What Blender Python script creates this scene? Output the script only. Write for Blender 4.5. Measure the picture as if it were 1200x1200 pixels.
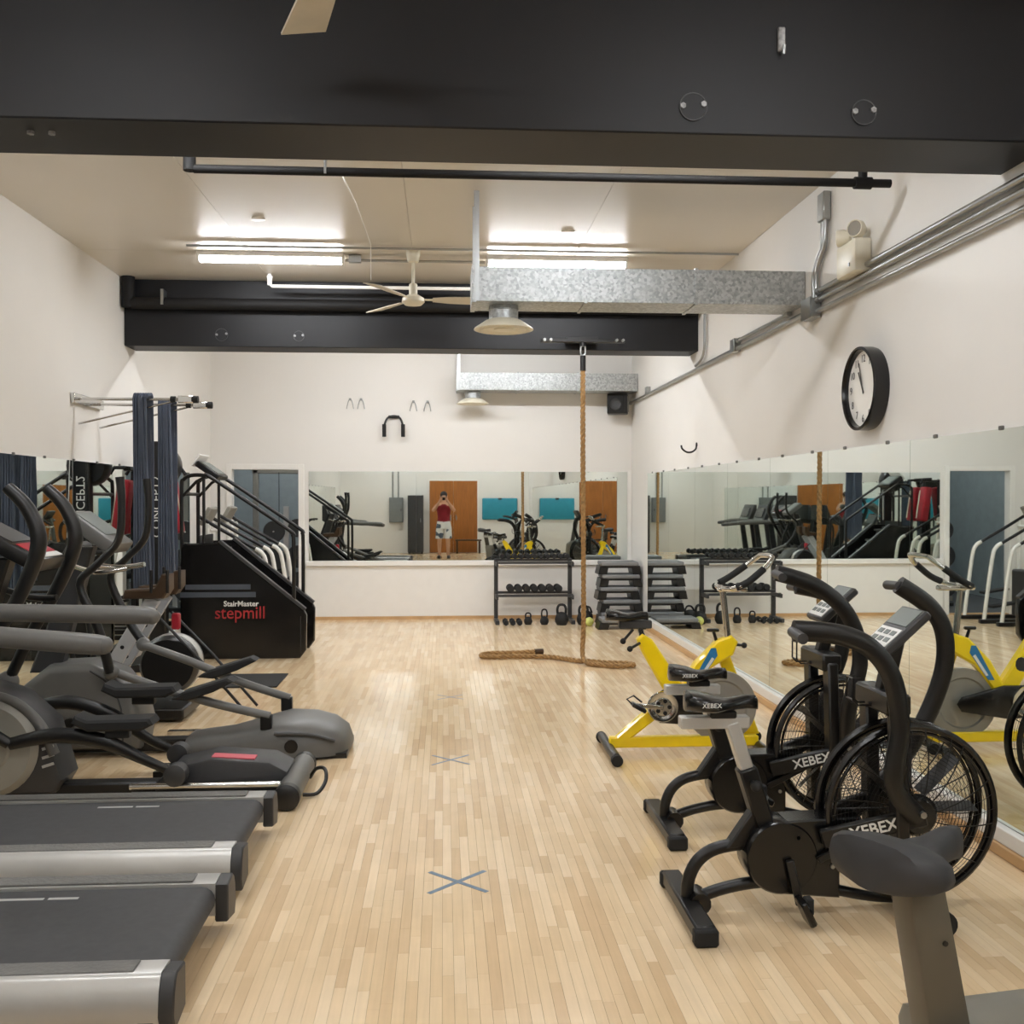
import bpy, bmesh, math, random
from mathutils import Vector, Matrix
random.seed(7)
S = bpy.context.scene
COL = S.collection
for o in list(bpy.data.objects): bpy.data.objects.remove(o)
PI = math.pi

# ---------------------------------------------------------------- camera, world, exposure
FPX = 1190.0
cd = bpy.data.cameras.new('camera'); cam = bpy.data.objects.new('camera', cd); COL.objects.link(cam)
cd.sensor_width = 36.0; cd.lens = 36.0*FPX/1200.0; cd.clip_start = 0.02; cd.clip_end = 100
cam.location = (0, 0, 1.55)
cam.rotation_euler = (PI/2-math.atan(15/FPX), 0, -math.atan(80/FPX))
S.camera = cam
w = bpy.data.worlds.new('world'); S.world = w; w.use_nodes = True
w.node_tree.nodes['Background'].inputs[0].default_value = (0.9, 0.93, 1, 1)
w.node_tree.nodes['Background'].inputs[1].default_value = 0.05
S.view_settings.view_transform = 'Standard'; S.view_settings.look = 'None'
S.view_settings.gamma = 1; S.view_settings.use_curve_mapping = False
S.view_settings.exposure = 0.0
S.cycles.max_bounces = 16; S.cycles.glossy_bounces = 12; S.cycles.diffuse_bounces = 6
S.cycles.caustics_reflective = True; S.cycles.caustics_refractive = False
TUBE_STRENGTH = 78.0

# ---------------------------------------------------------------- room numbers (metres)
XL, XR, YB, YF, ZC = -2.97, 2.46, 13.2, -3.0, 3.6
BEAM_Z = 2.98

# ---------------------------------------------------------------- materials
def lin(c):
    return tuple(((x/255.0+0.055)/1.055)**2.4 if x > 10 else x/255.0/12.92 for x in c)
MATS = {}
def mat(name, rgb, rough=0.5, metal=0.0, var=0.06, scale=8.0, bump=0.0, bscale=60.0, stretch=(1,1,1), spec=0.5, coat=0.0):
    if name in MATS: return MATS[name]
    m = bpy.data.materials.new(name); m.use_nodes = True
    nt = m.node_tree; b = nt.nodes['Principled BSDF']
    c = lin(rgb)
    tc = nt.nodes.new('ShaderNodeTexCoord'); mp = nt.nodes.new('ShaderNodeMapping')
    mp.inputs['Scale'].default_value = stretch
    nt.links.new(tc.outputs['Object'], mp.inputs[0])
    n = nt.nodes.new('ShaderNodeTexNoise'); n.inputs['Scale'].default_value = scale; n.inputs['Detail'].default_value = 4
    nt.links.new(mp.outputs[0], n.inputs['Vector'])
    r = nt.nodes.new('ShaderNodeValToRGB')
    r.color_ramp.elements[0].position = 0.3; r.color_ramp.elements[1].position = 0.7
    r.color_ramp.elements[0].color = tuple(max(0, x*(1-var)) for x in c)+(1,)
    r.color_ramp.elements[1].color = tuple(min(1, x*(1+var)) for x in c)+(1,)
    nt.links.new(n.outputs[0], r.inputs[0]); nt.links.new(r.outputs[0], b.inputs['Base Color'])
    b.inputs['Roughness'].default_value = rough; b.inputs['Metallic'].default_value = metal
    b.inputs['Specular IOR Level'].default_value = spec
    b.inputs['Coat Weight'].default_value = coat
    if bump:
        n2 = nt.nodes.new('ShaderNodeTexNoise'); n2.inputs['Scale'].default_value = bscale
        nt.links.new(mp.outputs[0], n2.inputs['Vector'])
        bp = nt.nodes.new('ShaderNodeBump'); bp.inputs['Strength'].default_value = bump; bp.inputs['Distance'].default_value = 0.01
        nt.links.new(n2.outputs[0], bp.inputs['Height']); nt.links.new(bp.outputs[0], b.inputs['Normal'])
    MATS[name] = m; return m
def emit(name, rgb, strength):
    m = mat(name, rgb, 0.5, var=0.0)
    b = m.node_tree.nodes['Principled BSDF']
    b.inputs['Emission Color'].default_value = lin(rgb)+(1,); b.inputs['Emission Strength'].default_value = strength
    return m
WALL = mat('wall paint', (229, 227, 223), 0.6, var=0.015, scale=1.5, bump=0.03, bscale=40)
CEIL = mat('ceiling paint', (214, 208, 197), 0.34, var=0.02, scale=1.2)
TRIM = mat('white trim paint', (234, 232, 228), 0.35, var=0.015)
BEAM = mat('charcoal beam paint', (20, 20, 23), 0.5, var=0.08, scale=2.5, bump=0.02, spec=0.35)
BLACKP = mat('black pipe paint', (20, 19, 19), 0.65, spec=0.3)
GALV = mat('galvanised sheet', (178, 184, 186), 0.42, 0.55, var=0.22, scale=22, bump=0.02, bscale=20)
def galv():
    nt = GALV.node_tree; b = nt.nodes['Principled BSDF']
    v = nt.nodes.new('ShaderNodeTexVoronoi'); v.inputs['Scale'].default_value = 60
    tc = nt.nodes.new('ShaderNodeTexCoord'); nt.links.new(tc.outputs['Object'], v.inputs['Vector'])
    r = nt.nodes.new('ShaderNodeValToRGB'); r.color_ramp.elements[0].color = (0.27, 0.285, 0.285, 1); r.color_ramp.elements[1].color = (0.56, 0.58, 0.58, 1)
    nt.links.new(v.outputs['Color'], r.inputs[0]); nt.links.new(r.outputs[0], b.inputs['Base Color'])
galv()
CONDUIT = mat('conduit steel', (165, 167, 166), 0.35, 1.0)
CREAM = mat('cream enamel', (226, 221, 203), 0.4)
BLK = mat('black powder coat', (14, 13, 13), 0.36, var=0.15)
BLKG = mat('gloss black plastic', (16, 15, 15), 0.22, var=0.1)
RUB = mat('black rubber', (24, 24, 24), 0.75, var=0.15, bump=0.05)
DGREY = mat('dark grey plastic', (52, 52, 53), 0.45, var=0.1)
MGREY = mat('mid grey plastic', (96, 95, 92), 0.42, var=0.06)
LGREY = mat('warm grey plastic', (142, 138, 128), 0.4, var=0.05)
SILV = mat('silver paint', (194, 193, 190), 0.36, 0.45, var=0.05)
CHROME = mat('chrome', (205, 205, 203), 0.14, 1.0, var=0.02)
YEL = mat('yellow paint', (246, 213, 18), 0.28, var=0.04, coat=0.3)
RED = mat('red vinyl', (168, 26, 44), 0.42, var=0.08)
REDT = mat('red print', (158, 30, 34), 0.5)
WHT = mat('white print', (225, 225, 222), 0.5, var=0.01)
WTUBE = mat('white tube paint', (224, 222, 215), 0.3)
BLUE = mat('blue print', (40, 118, 170), 0.4)
PINK = mat('pink decal', (206, 96, 108), 0.5)
MATBLUE = mat('blue grey foam', (74, 82, 98), 0.8, var=0.12, bump=0.1, bscale=90)
ROPE = mat('manila rope', (156, 122, 78), 0.85, var=0.3, scale=40, bump=0.4, bscale=120)
TAN = mat('tan fan blade', (206, 199, 184), 0.5)
BELT = mat('treadmill belt', (62, 62, 64), 0.62, var=0.1, scale=30, bump=0.06, bscale=300)
GRIP = mat('rail tread strip', (110, 109, 106), 0.7, var=0.1, bump=0.5, bscale=70)
STEP = mat('step platform grey', (120, 121, 122), 0.6)
BRZ = mat('brown metal', (70, 52, 36), 0.4, 0.3)
DOORW = mat('brown wood door', (158, 96, 36), 0.42, var=0.15, scale=4, stretch=(6, 6, 0.6))
BASEW = mat('wood base strip', (196, 158, 112), 0.45, var=0.12, scale=6, stretch=(1, 0.3, 1))
TEAL = mat('teal vinyl', (38, 142, 166), 0.45)
PANELG = mat('grey panel enamel', (120, 124, 124), 0.45)
BACKW = mat('blue grey wall', (150, 160, 162), 0.6)
TAPE = mat('grey blue tape', (112, 130, 146), 0.6, var=0.15, scale=30)
SKIN = mat('skin', (205, 158, 130), 0.5)
HAIR = mat('dark hair', (36, 27, 22), 0.6, var=0.3, scale=60)
SHIRT = mat('dark red cloth', (132, 22, 36), 0.8, var=0.1)
GREENB = mat('yellow green rubber', (196, 200, 110), 0.6, var=0.2)
FACE = mat('clock face', (240, 238, 232), 0.3, var=0.005)
LENS = mat('lamp lens', (190, 190, 186), 0.12, 0.7)
SCREEN = mat('grey display', (112, 118, 114), 0.5, var=0.03)
def shorts_mat():
    m = mat('patterned shorts', (225, 225, 220), 0.8); nt = m.node_tree; b = nt.nodes['Principled BSDF']
    v = nt.nodes.new('ShaderNodeTexVoronoi'); v.inputs['Scale'].default_value = 9
    tc = nt.nodes.new('ShaderNodeTexCoord'); nt.links.new(tc.outputs['Object'], v.inputs['Vector'])
    r = nt.nodes.new('ShaderNodeValToRGB'); r.color_ramp.interpolation = 'CONSTANT'
    r.color_ramp.elements[0].color = (0.75, 0.76, 0.75, 1); r.color_ramp.elements[1].color = (0.08, 0.11, 0.15, 1)
    r.color_ramp.elements[1].position = 0.72
    nt.links.new(v.outputs['Color'], r.inputs[0]); nt.links.new(r.outputs[0], b.inputs['Base Color']); return m
SHORTS = shorts_mat()
def mirror_mat():
    m = bpy.data.materials.new('mirror glass'); m.use_nodes = True; b = m.node_tree.nodes['Principled BSDF']
    b.inputs['Base Color'].default_value = (0.80, 0.855, 0.83, 1); b.inputs['Metallic'].default_value = 1
    b.inputs['Roughness'].default_value = 0.012; return m
MIRROR = mirror_mat()
def floor_mat():
    m = bpy.data.materials.new('maple strip floor'); m.use_nodes = True; nt = m.node_tree; b = nt.nodes['Principled BSDF']
    at = nt.nodes.new('ShaderNodeAttribute'); at.attribute_name = 'tone'
    r = nt.nodes.new('ShaderNodeValToRGB')
    cols = [(0, (216, 187, 149)), (0.25, (223, 196, 158)), (0.55, (228, 202, 164)), (0.8, (231, 206, 169)), (1, (236, 213, 178))]
    r.color_ramp.elements[0].color = lin(cols[0][1])+(1,); r.color_ramp.elements[1].color = lin(cols[-1][1])+(1,)
    for p, c in cols[1:-1]:
        e = r.color_ramp.elements.new(p); e.color = lin(c)+(1,)
    nt.links.new(at.outputs['Fac'], r.inputs[0])
    g = nt.nodes.new('ShaderNodeNewGeometry'); mp = nt.nodes.new('ShaderNodeMapping'); mp.inputs['Scale'].default_value = (60, 3, 1)
    nt.links.new(g.outputs['Position'], mp.inputs[0])
    n = nt.nodes.new('ShaderNodeTexNoise'); n.inputs['Scale'].default_value = 1.0; n.inputs['Detail'].default_value = 5
    nt.links.new(mp.outputs[0], n.inputs['Vector'])
    mr = nt.nodes.new('ShaderNodeMapRange'); mr.inputs[3].default_value = 0.90; mr.inputs[4].default_value = 1.1
    nt.links.new(n.outputs[0], mr.inputs[0])
    n3 = nt.nodes.new('ShaderNodeTexNoise'); n3.inputs['Scale'].default_value = 2.2; n3.inputs['Detail'].default_value = 9; n3.inputs['Roughness'].default_value = 0.65
    nt.links.new(g.outputs['Position'], n3.inputs['Vector'])
    mr3 = nt.nodes.new('ShaderNodeMapRange'); mr3.inputs[3].default_value = 0.86; mr3.inputs[4].default_value = 1.14
    nt.links.new(n3.outputs[0], mr3.inputs[0])
    mu0 = nt.nodes.new('ShaderNodeMath'); mu0.operation = 'MULTIPLY'
    nt.links.new(mr.outputs[0], mu0.inputs[0]); nt.links.new(mr3.outputs[0], mu0.inputs[1])
    mx = nt.nodes.new('ShaderNodeVectorMath'); mx.operation = 'SCALE'
    nt.links.new(r.outputs[0], mx.inputs[0]); nt.links.new(mu0.outputs[0], mx.inputs['Scale'])
    nt.links.new(mx.outputs[0], b.inputs['Base Color'])
    mr2 = nt.nodes.new('ShaderNodeMapRange'); mr2.inputs[3].default_value = 0.09; mr2.inputs[4].default_value = 0.20
    nt.links.new(n3.outputs[0], mr2.inputs[0]); nt.links.new(mr2.outputs[0], b.inputs['Roughness'])
    return m
FLOOR = floor_mat()
SUBF = mat('floor seam', (120, 88, 58), 0.8)

# ---------------------------------------------------------------- mesh helpers
def spline(pts, n):
    pts = [Vector(p) for p in pts]
    if n < 1 or len(pts) < 3: return pts
    out = []
    for i in range(len(pts)-1):
        p0 = pts[max(i-1, 0)]; p1 = pts[i]; p2 = pts[i+1]; p3 = pts[min(i+2, len(pts)-1)]
        for k in range(n):
            t = k/n
            out.append(0.5*((2*p1)+(p2-p0)*t+(2*p0-5*p1+4*p2-p3)*t*t+(3*p1-p0-3*p2+p3)*t**3))
    out.append(pts[-1]); return out
class MB:
    def __init__(s): s.bm = bmesh.new()
    def box(s, c, d, rot=(0, 0, 0), bev=0.0, seg=1):
        M = Matrix.Translation(c) @ Matrix.LocRotScale(None, __import__('mathutils').Euler(rot), None) @ Matrix.Diagonal((d[0], d[1], d[2], 1))
        r = bmesh.ops.create_cube(s.bm, size=1.0, matrix=M)
        if bev:
            es = list({e for v in r['verts'] for e in v.link_edges})
            bmesh.ops.bevel(s.bm, geom=es, offset=bev, segments=seg, affect='EDGES', profile=0.5)
        return s
    def bar(s, a, b, wd, ht, bev=0.0, up=(0, 0, 1)):
        a = Vector(a); b = Vector(b); z = (b-a); L = z.length; z.normalize()
        x = Vector(up).cross(z)
        if x.length < 1e-4: x = Vector((1, 0, 0))
        x.normalize(); y = z.cross(x)
        M = Matrix.Translation((a+b)/2) @ Matrix((x, y, z)).transposed().to_4x4() @ Matrix.Diagonal((wd, ht, L, 1))
        r = bmesh.ops.create_cube(s.bm, size=1.0, matrix=M)
        if bev:
            es = list({e for v in r['verts'] for e in v.link_edges})
            bmesh.ops.bevel(s.bm, geom=es, offset=bev, segments=1, affect='EDGES')
        return s
    def tube(s, pts, r, seg=10, sm=0, caps=True, closed=False, flat=1.0):
        P = spline(pts, sm) if sm else [Vector(p) for p in pts]
        n = len(P)
        if isinstance(r, (list, tuple)):
            m = len(r); R = [r[min(int(i*(m-1)/(n-1)), m-2)]*(1-((i*(m-1)/(n-1))-min(int(i*(m-1)/(n-1)), m-2)))+r[min(int(i*(m-1)/(n-1)), m-2)+1]*((i*(m-1)/(n-1))-min(int(i*(m-1)/(n-1)), m-2)) for i in range(n)]
        else: R = [r]*n
        T = []
        for i in range(n):
            if closed: t = P[(i+1) % n]-P[i-1]
            else: t = P[min(i+1, n-1)]-P[max(i-1, 0)]
            T.append(t.normalized())
        u = T[0].orthogonal().normalized()
        if abs(T[0].y) < 0.9 and flat != 1.0: u = (Vector((0, 1, 0))-T[0]*T[0].y).normalized()
        rings = []
        for i in range(n):
            u = (u-T[i]*u.dot(T[i])).normalized(); v = T[i].cross(u)
            rings.append([s.bm.verts.new(P[i]+(u*math.cos(2*PI*k/seg)*flat+v*math.sin(2*PI*k/seg))*R[i]) for k in range(seg)])
        for i in range(n if closed else n-1):
            a = rings[i]; b = rings[(i+1) % n]
            off = 0
            if closed and i == n-1:
                off = min(range(seg), key=lambda o: sum((a[k].co-b[(k+o) % seg].co).length for k in range(0, seg, 2)))
            for k in range(seg):
                s.bm.faces.new((a[k], a[(k+1) % seg], b[(k+1+off) % seg], b[(k+off) % seg]))
        if caps and not closed:
            s.bm.faces.new(list(reversed(rings[0]))); s.bm.faces.new(rings[-1])
        return s
    def lathe(s, prof, axis='z', c=(0, 0, 0), seg=24, rot=None):
        c = Vector(c); rings = []
        for (r, h) in prof:
            ring = []
            for k in range(seg if r > 1e-5 else 1):
                a = 2*PI*k/seg; x, y = r*math.cos(a), r*math.sin(a)
                p = {'z': Vector((x, y, h)), 'y': Vector((y, h, x)), 'x': Vector((h, x, y))}[axis]
                if rot is not None: p = rot @ p
                ring.append(s.bm.verts.new(c+p))
            rings.append(ring)
        for i in range(len(rings)-1):
            a, b = rings[i], rings[i+1]
            for k in range(seg):
                k2 = (k+1) % seg
                if len(a) == 1 and len(b) == 1: break
                if len(a) == 1: s.bm.faces.new((a[0], b[k2], b[k]))
                elif len(b) == 1: s.bm.faces.new((a[k], a[k2], b[0]))
                else: s.bm.faces.new((a[k], a[k2], b[k2], b[k]))
        if prof[0][0] > 1e-5: s.bm.faces.new(list(reversed(rings[0])))
        if prof[-1][0] > 1e-5: s.bm.faces.new(rings[-1])
        return s
    def prism(s, poly, y0, y1, bev=0.0, seg=1, plane='xz'):
        def q(a, b, t): return {'xz': (a, t, b), 'yz': (t, a, b), 'xy': (a, b, t)}[plane]
        A = [s.bm.verts.new(q(a, b, y0)) for a, b in poly]; B = [s.bm.verts.new(q(a, b, y1)) for a, b in poly]
        n = len(poly); fs = [s.bm.faces.new(A), s.bm.faces.new(list(reversed(B)))]
        for i in range(n): fs.append(s.bm.faces.new((A[i], B[i], B[(i+1) % n], A[(i+1) % n])))
        bmesh.ops.recalc_face_normals(s.bm, faces=fs)
        if bev:
            es = [e for f in fs[:2] for e in f.edges]
            bmesh.ops.bevel(s.bm, geom=es, offset=bev, segments=seg, affect='EDGES', profile=0.5)
        return s
    def ball(s, c, r, seg=16, rings=10):
        if not isinstance(r, (tuple, list)): r = (r, r, r)
        bmesh.ops.create_uvsphere(s.bm, u_segments=seg, v_segments=rings, radius=1, matrix=Matrix.Translation(c) @ Matrix.Diagonal((r[0], r[1], r[2], 1)))
        return s
    def torus(s, R, r, axis='y', c=(0, 0, 0), n=48, seg=8):
        pts = []
        for k in range(n):
            a = 2*PI*k/n; x, z = R*math.cos(a), R*math.sin(a)
            pts.append({'y': Vector((x, 0, z)), 'z': Vector((x, z, 0)), 'x': Vector((0, x, z))}[axis]+Vector(c))
        return s.tube(pts, r, seg, closed=True)
    def loft(s, rings):
        R = [[s.bm.verts.new(p) for p in ring] for ring in rings]; n = len(R[0])
        for a, b in zip(R, R[1:]):
            for k in range(n): s.bm.faces.new((a[k], a[(k+1) % n], b[(k+1) % n], b[k]))
        s.bm.faces.new(list(reversed(R[0]))); s.bm.faces.new(R[-1]); return s
    def build(s, name, m, parent=None, ang=38, smooth=True):
        bmesh.ops.recalc_face_normals(s.bm, faces=s.bm.faces[:])
        me = bpy.data.meshes.new(name); s.bm.to_mesh(me); s.bm.free()
        if smooth:
            for p in me.polygons: p.use_smooth = True
            me.set_sharp_from_angle(angle=math.radians(ang))
        if m: me.materials.append(m)
        o = bpy.data.objects.new(name, me); COL.objects.link(o); o.parent = parent
        return o
def tag(o, label, cat, group=None):
    o['label'] = label; o['category'] = cat
    if group: o['group'] = group
    return o
def thing(name, label, cat, loc=(0, 0, 0), rz=0, group=None):
    o = bpy.data.objects.new(name, None); COL.objects.link(o); o.empty_display_size = 0.1
    o.location = loc; o.rotation_euler = (0, 0, rz); return tag(o, label, cat, group)
def struct(o): o['kind'] = 'structure'; return o
def dup(root, loc, rz=None, label=None):
    r = root.copy(); COL.objects.link(r); r.location = loc
    if rz is not None: r.rotation_euler = (0, 0, rz)
    if label: r['label'] = label
    for ch in root.children:
        c = ch.copy(); COL.objects.link(c); c.parent = r
        for g in ch.children:
            d = g.copy(); COL.objects.link(d); d.parent = c
    return r
def text(name, body, size, loc, rot, m, parent, ext=0.001, bold=0.0, sx=1.0, align='CENTER'):
    cu = bpy.data.curves.new(name, 'FONT'); cu.body = body; cu.size = size; cu.extrude = ext; cu.offset = bold
    cu.align_x = align; cu.align_y = 'CENTER'; cu.resolution_u = 3
    t = bpy.data.objects.new(name, cu); COL.objects.link(t)
    dg = bpy.context.evaluated_depsgraph_get(); me = bpy.data.meshes.new_from_object(t.evaluated_get(dg))
    bpy.data.objects.remove(t); me.materials.clear(); me.materials.append(m)
    o = bpy.data.objects.new(name, me); COL.objects.link(o); o.parent = parent
    o.location = loc; o.rotation_euler = rot; o.scale = (sx, 1, 1); return o
def B(c, d, name, m, parent=None, bev=0.0, rot=(0, 0, 0), seg=1): return MB().box(c, d, rot, bev, seg).build(name, m, parent)
def Tb(pts, r, name, m, parent=None, seg=10, sm=0, **k): return MB().tube(pts, r, seg, sm, **k).build(name, m, parent)

# ================================================================ STRUCTURE
# ---- floor of narrow maple strips
fl = struct(B(((XL+XR)/2, (YB+YF)/2, -0.062), (XR-XL+0.3, YB-YF+0.3, 0.10), 'floor', SUBF))
PW, LENS_ = 0.038, [0.20, 0.27, 0.34, 0.42, 0.52, 0.64]
rp = random.Random(3); strips = []
x = XL
while x < XR-0.001:
    wd = min(PW, XR-x); y = YF-rp.random()*0.6
    while y < YB:
        L = rp.choice(LENS_); a = max(y, YF); b = min(y+L, YB)
        if b-a > 0.01: strips.append([x, wd, a, b, rp.randrange(8), L if (b-a) > L-1e-6 else None])
        y += L
    x += PW
def vis(s):
    xc = s[0]+s[1]/2; yc = (s[2]+s[3])/2
    if s[5] is None or s[1] < PW-1e-6 or s[3] < 2.95 or yc > 6: return False
    t = xc/max(yc, 0.1)
    return xc > -0.78 and t < 0.57 and not (xc > 1.4 and yc < 4.2)
cand = sorted([s for s in strips if vis(s)], key=lambda s: s[2]+s[3])[:300]
cid = {id(s) for s in cand}
cache = {}
G = 0.0004
for s in cand:
    k = (s[5], s[4])
    if k not in cache:
        me = bpy.data.meshes.new('plank'); hx = PW/2-G; hy = s[5]/2-G
        me.from_pydata([(-hx, -hy, 0), (hx, -hy, 0), (hx, hy, 0), (-hx, hy, 0), (-hx, -hy, -.012), (hx, -hy, -.012), (hx, hy, -.012), (-hx, hy, -.012)], [],
                       [(0, 1, 2, 3), (0, 4, 5, 1), (1, 5, 6, 2), (2, 6, 7, 3), (3, 7, 4, 0), (7, 6, 5, 4)])
        at = me.attributes.new('tone', 'FLOAT', 'POINT')
        for i in range(8): at.data[i].value = s[4]/7
        me.materials.append(FLOOR); cache[k] = me
    o = bpy.data.objects.new('plank', cache[k]); COL.objects.link(o); o.parent = fl
    o.location = (s[0]+PW/2, (s[2]+s[3])/2, 0)
vs, fs, tn = [], [], []
for s in strips:
    if id(s) in cid: continue
    x0, x1, y0, y1 = s[0]+G, s[0]+s[1]-G, s[2]+G, s[3]-G; i = len(vs)
    vs += [(x0, y0, 0), (x1, y0, 0), (x1, y1, 0), (x0, y1, 0), (x0, y0, -.012), (x1, y0, -.012), (x1, y1, -.012), (x0, y1, -.012)]
    fs += [(i, i+1, i+2, i+3), (i, i+4, i+5, i+1), (i+1, i+5, i+6, i+2), (i+2, i+6, i+7, i+3), (i+3, i+7, i+4, i)]; tn += [s[4]/7]*8
me = bpy.data.meshes.new('strip_planks'); me.from_pydata(vs, [], fs)
at = me.attributes.new('tone', 'FLOAT', 'POINT'); at.data.foreach_set('value', tn); me.materials.append(FLOOR)
o = bpy.data.objects.new('strip_planks', me); COL.objects.link(o); o.parent = fl; o['kind'] = 'stuff'

# ---- ceiling with board panels
ce = struct(B(((XL+XR)/2, (YB+YF)/2, ZC+0.065), (XR-XL+0.3, YB-YF+0.3, 0.1), 'ceiling', CEIL))
nx = 4; pw = (XR-XL)/nx; pl = (YB-YF)/7
for i in range(nx):
    for j in range(7):
        B((XL+pw*(i+.5), YF+pl*(j+.5), ZC+0.0075), (pw-0.002, pl-0.002, 0.015), 'ceiling_panel', CEIL, ce, bev=0.001)
# ---- walls
struct(B((XL-0.06, (YB+YF)/2, ZC/2), (0.12, YB-YF+0.24, ZC), 'wall_left', WALL))
struct(B((XR+0.06, (YB+YF)/2, ZC/2), (0.12, YB-YF+0.24, ZC), 'wall_right', WALL))
DX0, DX1, DZ = -2.70, -1.86, 1.93
m = MB()
m.box(((XL+DX0)/2, YB+0.06, ZC/2), (DX0-XL, 0.12, ZC)); m.box(((DX1+XR)/2, YB+0.06, ZC/2), (XR-DX1, 0.12, ZC))
m.box(((DX0+DX1)/2, YB+0.06, (ZC+DZ)/2), (DX1-DX0, 0.12, ZC-DZ))
struct(m.build('wall_back', WALL))
struct(B(((XL+XR)/2, YF-0.06, ZC/2), (XR-XL, 0.12, ZC), 'wall_front', WALL))
# door frame on back wall
d1 = struct(B(((DX0+DX1)/2, YB+0.05, 0.006), (DX1-DX0-0.002, 0.13, 0.01), 'door_1', BASEW))
for xx in (DX0-0.035, DX1+0.035): B((xx, YB-0.012, DZ/2+0.035), (0.07, 0.022, DZ+0.07), 'door_frame', TRIM, d1, bev=0.004)
B(((DX0+DX1)/2, YB-0.012, DZ+0.035), (DX1-DX0, 0.02, 0.07), 'door_frame', TRIM, d1, bev=0.004)
# back wall wainscot and mirror ledge
tr = struct(B(((-1.76+XR)/2, YB-0.02, 0.345), (XR+1.76, 0.04, 0.69), 'trim_1', TRIM))
B(((-1.76+XR)/2, YB-0.04, 0.722), (XR+1.76, 0.08, 0.064), 'ledge', TRIM, tr, bev=0.006)
B(((-1.76+XR)/2, YB-0.046, 0.02), (XR+1.76, 0.012, 0.04), 'base_strip', BASEW, tr)
struct(B(((2.40+XR)/2+0.001, YB-0.012, 1.34), (XR-2.405, 0.022, 1.17), 'trim_2', TRIM, bev=0.004))
bb = struct(B((XR-0.022, (12.1+YF)/2, 0.085), (0.044, 12.1-YF, 0.07), 'baseboard_right', TRIM, bev=0.005))
B((XR-0.03, (12.1+YF)/2, 0.026), (0.06, 12.1-YF, 0.05), 'wood_base_strip', BASEW, bb, bev=0.004)
bl = struct(B((XL+0.022, (12.1+YF)/2, 0.06), (0.044, 12.1-YF, 0.12), 'baseboard_left', TRIM, bev=0.005))
# ---- beams
def beam(y0, y1, label, name):
    o = struct(B(((XL+XR)/2, (y0+y1)/2, (BEAM_Z+ZC)/2+0.0), (XR-XL-0.002, y1-y0, ZC-BEAM_Z-0.001), name, BEAM, bev=0.006)); o['label'] = label
    return o
b1 = beam(3.94, 4.35, 'wide charcoal ceiling beam close overhead', 'trim_3')
b2 = beam(9.70, 10.05, 'charcoal ceiling beam with black pipe, farther back', 'trim_4')
WEAR = mat('bare scuffed paint', (150, 150, 150), 0.5, 0.4, var=0.4, scale=60)
def boltplate(parent, x, y, z, r, n):
    B((x, y-0.003, z), (r*0.5, 0.006, r*0.5), 'plate', BEAM, parent, bev=0.002) if n == 0 else MB().lathe([(r, 0), (r, 0.004), (r*0.9, 0.006)], 'y', (x, y-0.006, z), 20).build('plate', BEAM, parent)
    if n: MB().torus(r*0.97, 0.0022, 'y', (x, y-0.0065, z), 28, 6).build('worn_edge', mat('worn dark edge', (74, 74, 76), 0.5), parent)
    for k in range(max(n, 1)):
        a = PI*k+0.1
        ox, oz = (r*0.75*math.cos(a), r*0.75*math.sin(a)) if n else (0, 0)
        MB().lathe([(0.012, -0.012), (0.012, 0), ], 'y', (x+ox, y-0.002, z+oz+0.006), 6).build('bolt', WEAR, parent)
boltplate(b1, 0.975, 3.94, 3.085, 0.055, 2); boltplate(b1, 1.66, 3.94, 3.08, 0.05, 2)
B((1.325, 3.932, 3.355), (0.03, 0.016, 0.095), 'hook_plate', WEAR, b1, bev=0.004)
Tb([(1.325, 3.925, 3.30), (1.325, 3.90, 3.29), (1.325, 3.895, 3.32)], 0.006, 'hook', CONDUIT, b1, 8)
for xx in (-1.60, -1.52): MB().lathe([(0.014, -0.012), (0.014, 0)], 'z', (xx, 4.08, BEAM_Z), 6).build('bolt', WEAR, b1)
boltplate(b2, -2.075, 9.70, 3.09, 0.06, 2); boltplate(b2, -1.36, 9.70, 3.085, 0.05, 2)

# ---- room beyond the doorway
struct(B((-2.0, 15.2, -0.06), (3.4, 3.8, 0.1), 'floor_2', mat('grey rubber floor', (86, 88, 90), 0.7)))
struct(B((-2.0, 17.05, 1.6), (3.4, 0.1, 3.2), 'wall_back_2', BACKW)); struct(B((-3.75, 15.2, 1.6), (0.1, 3.7, 3.2), 'wall_left_2', BACKW))
struct(B((-0.3, 15.2, 1.6), (0.1, 3.7, 3.2), 'wall_right_2', BACKW)); struct(B((-2.0, 15.2, 3.25), (3.4, 3.8, 0.1), 'ceiling_2', CEIL))

# ================================================================ MIRRORS
edges = [12.1-1.15*i for i in range(13)]
ordn = ['first', 'second', 'third', 'fourth', 'fifth', 'sixth', 'seventh', 'eighth', 'ninth', 'tenth', 'eleventh', 'twelfth']
CLIP = mat('mirror clip', (120, 120, 118), 0.4, 0.6)
def pane(wx, sgn, y1, y0, label, z0=0.125, z1=1.86):
    t = thing('wall_mirror', label, 'mirror', (wx, (y0+y1)/2, z0), 0, 'mirror panels along the '+('right' if sgn < 0 else 'left')+' wall')
    B((sgn*0.005, 0, (z1-z0)/2), (0.006, abs(y1-y0)-0.003, z1-z0), 'mirror_glass', MIRROR, t)
    for yy in (-0.3, 0.3): B((sgn*0.008, yy, z1-z0+0.004), (0.014, 0.03, 0.02), 'clip', CLIP, t, bev=0.003)
for i in range(12):
    pane(XR, -1, edges[i], edges[i+1], 'tall wall mirror panel on the clock wall, %s from the far corner' % ordn[i])
for i in range(12):
    pane(XL, 1, edges[i], edges[i+1], 'tall wall mirror panel behind the cardio machines, %s from the far corner' % ordn[i])
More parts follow.
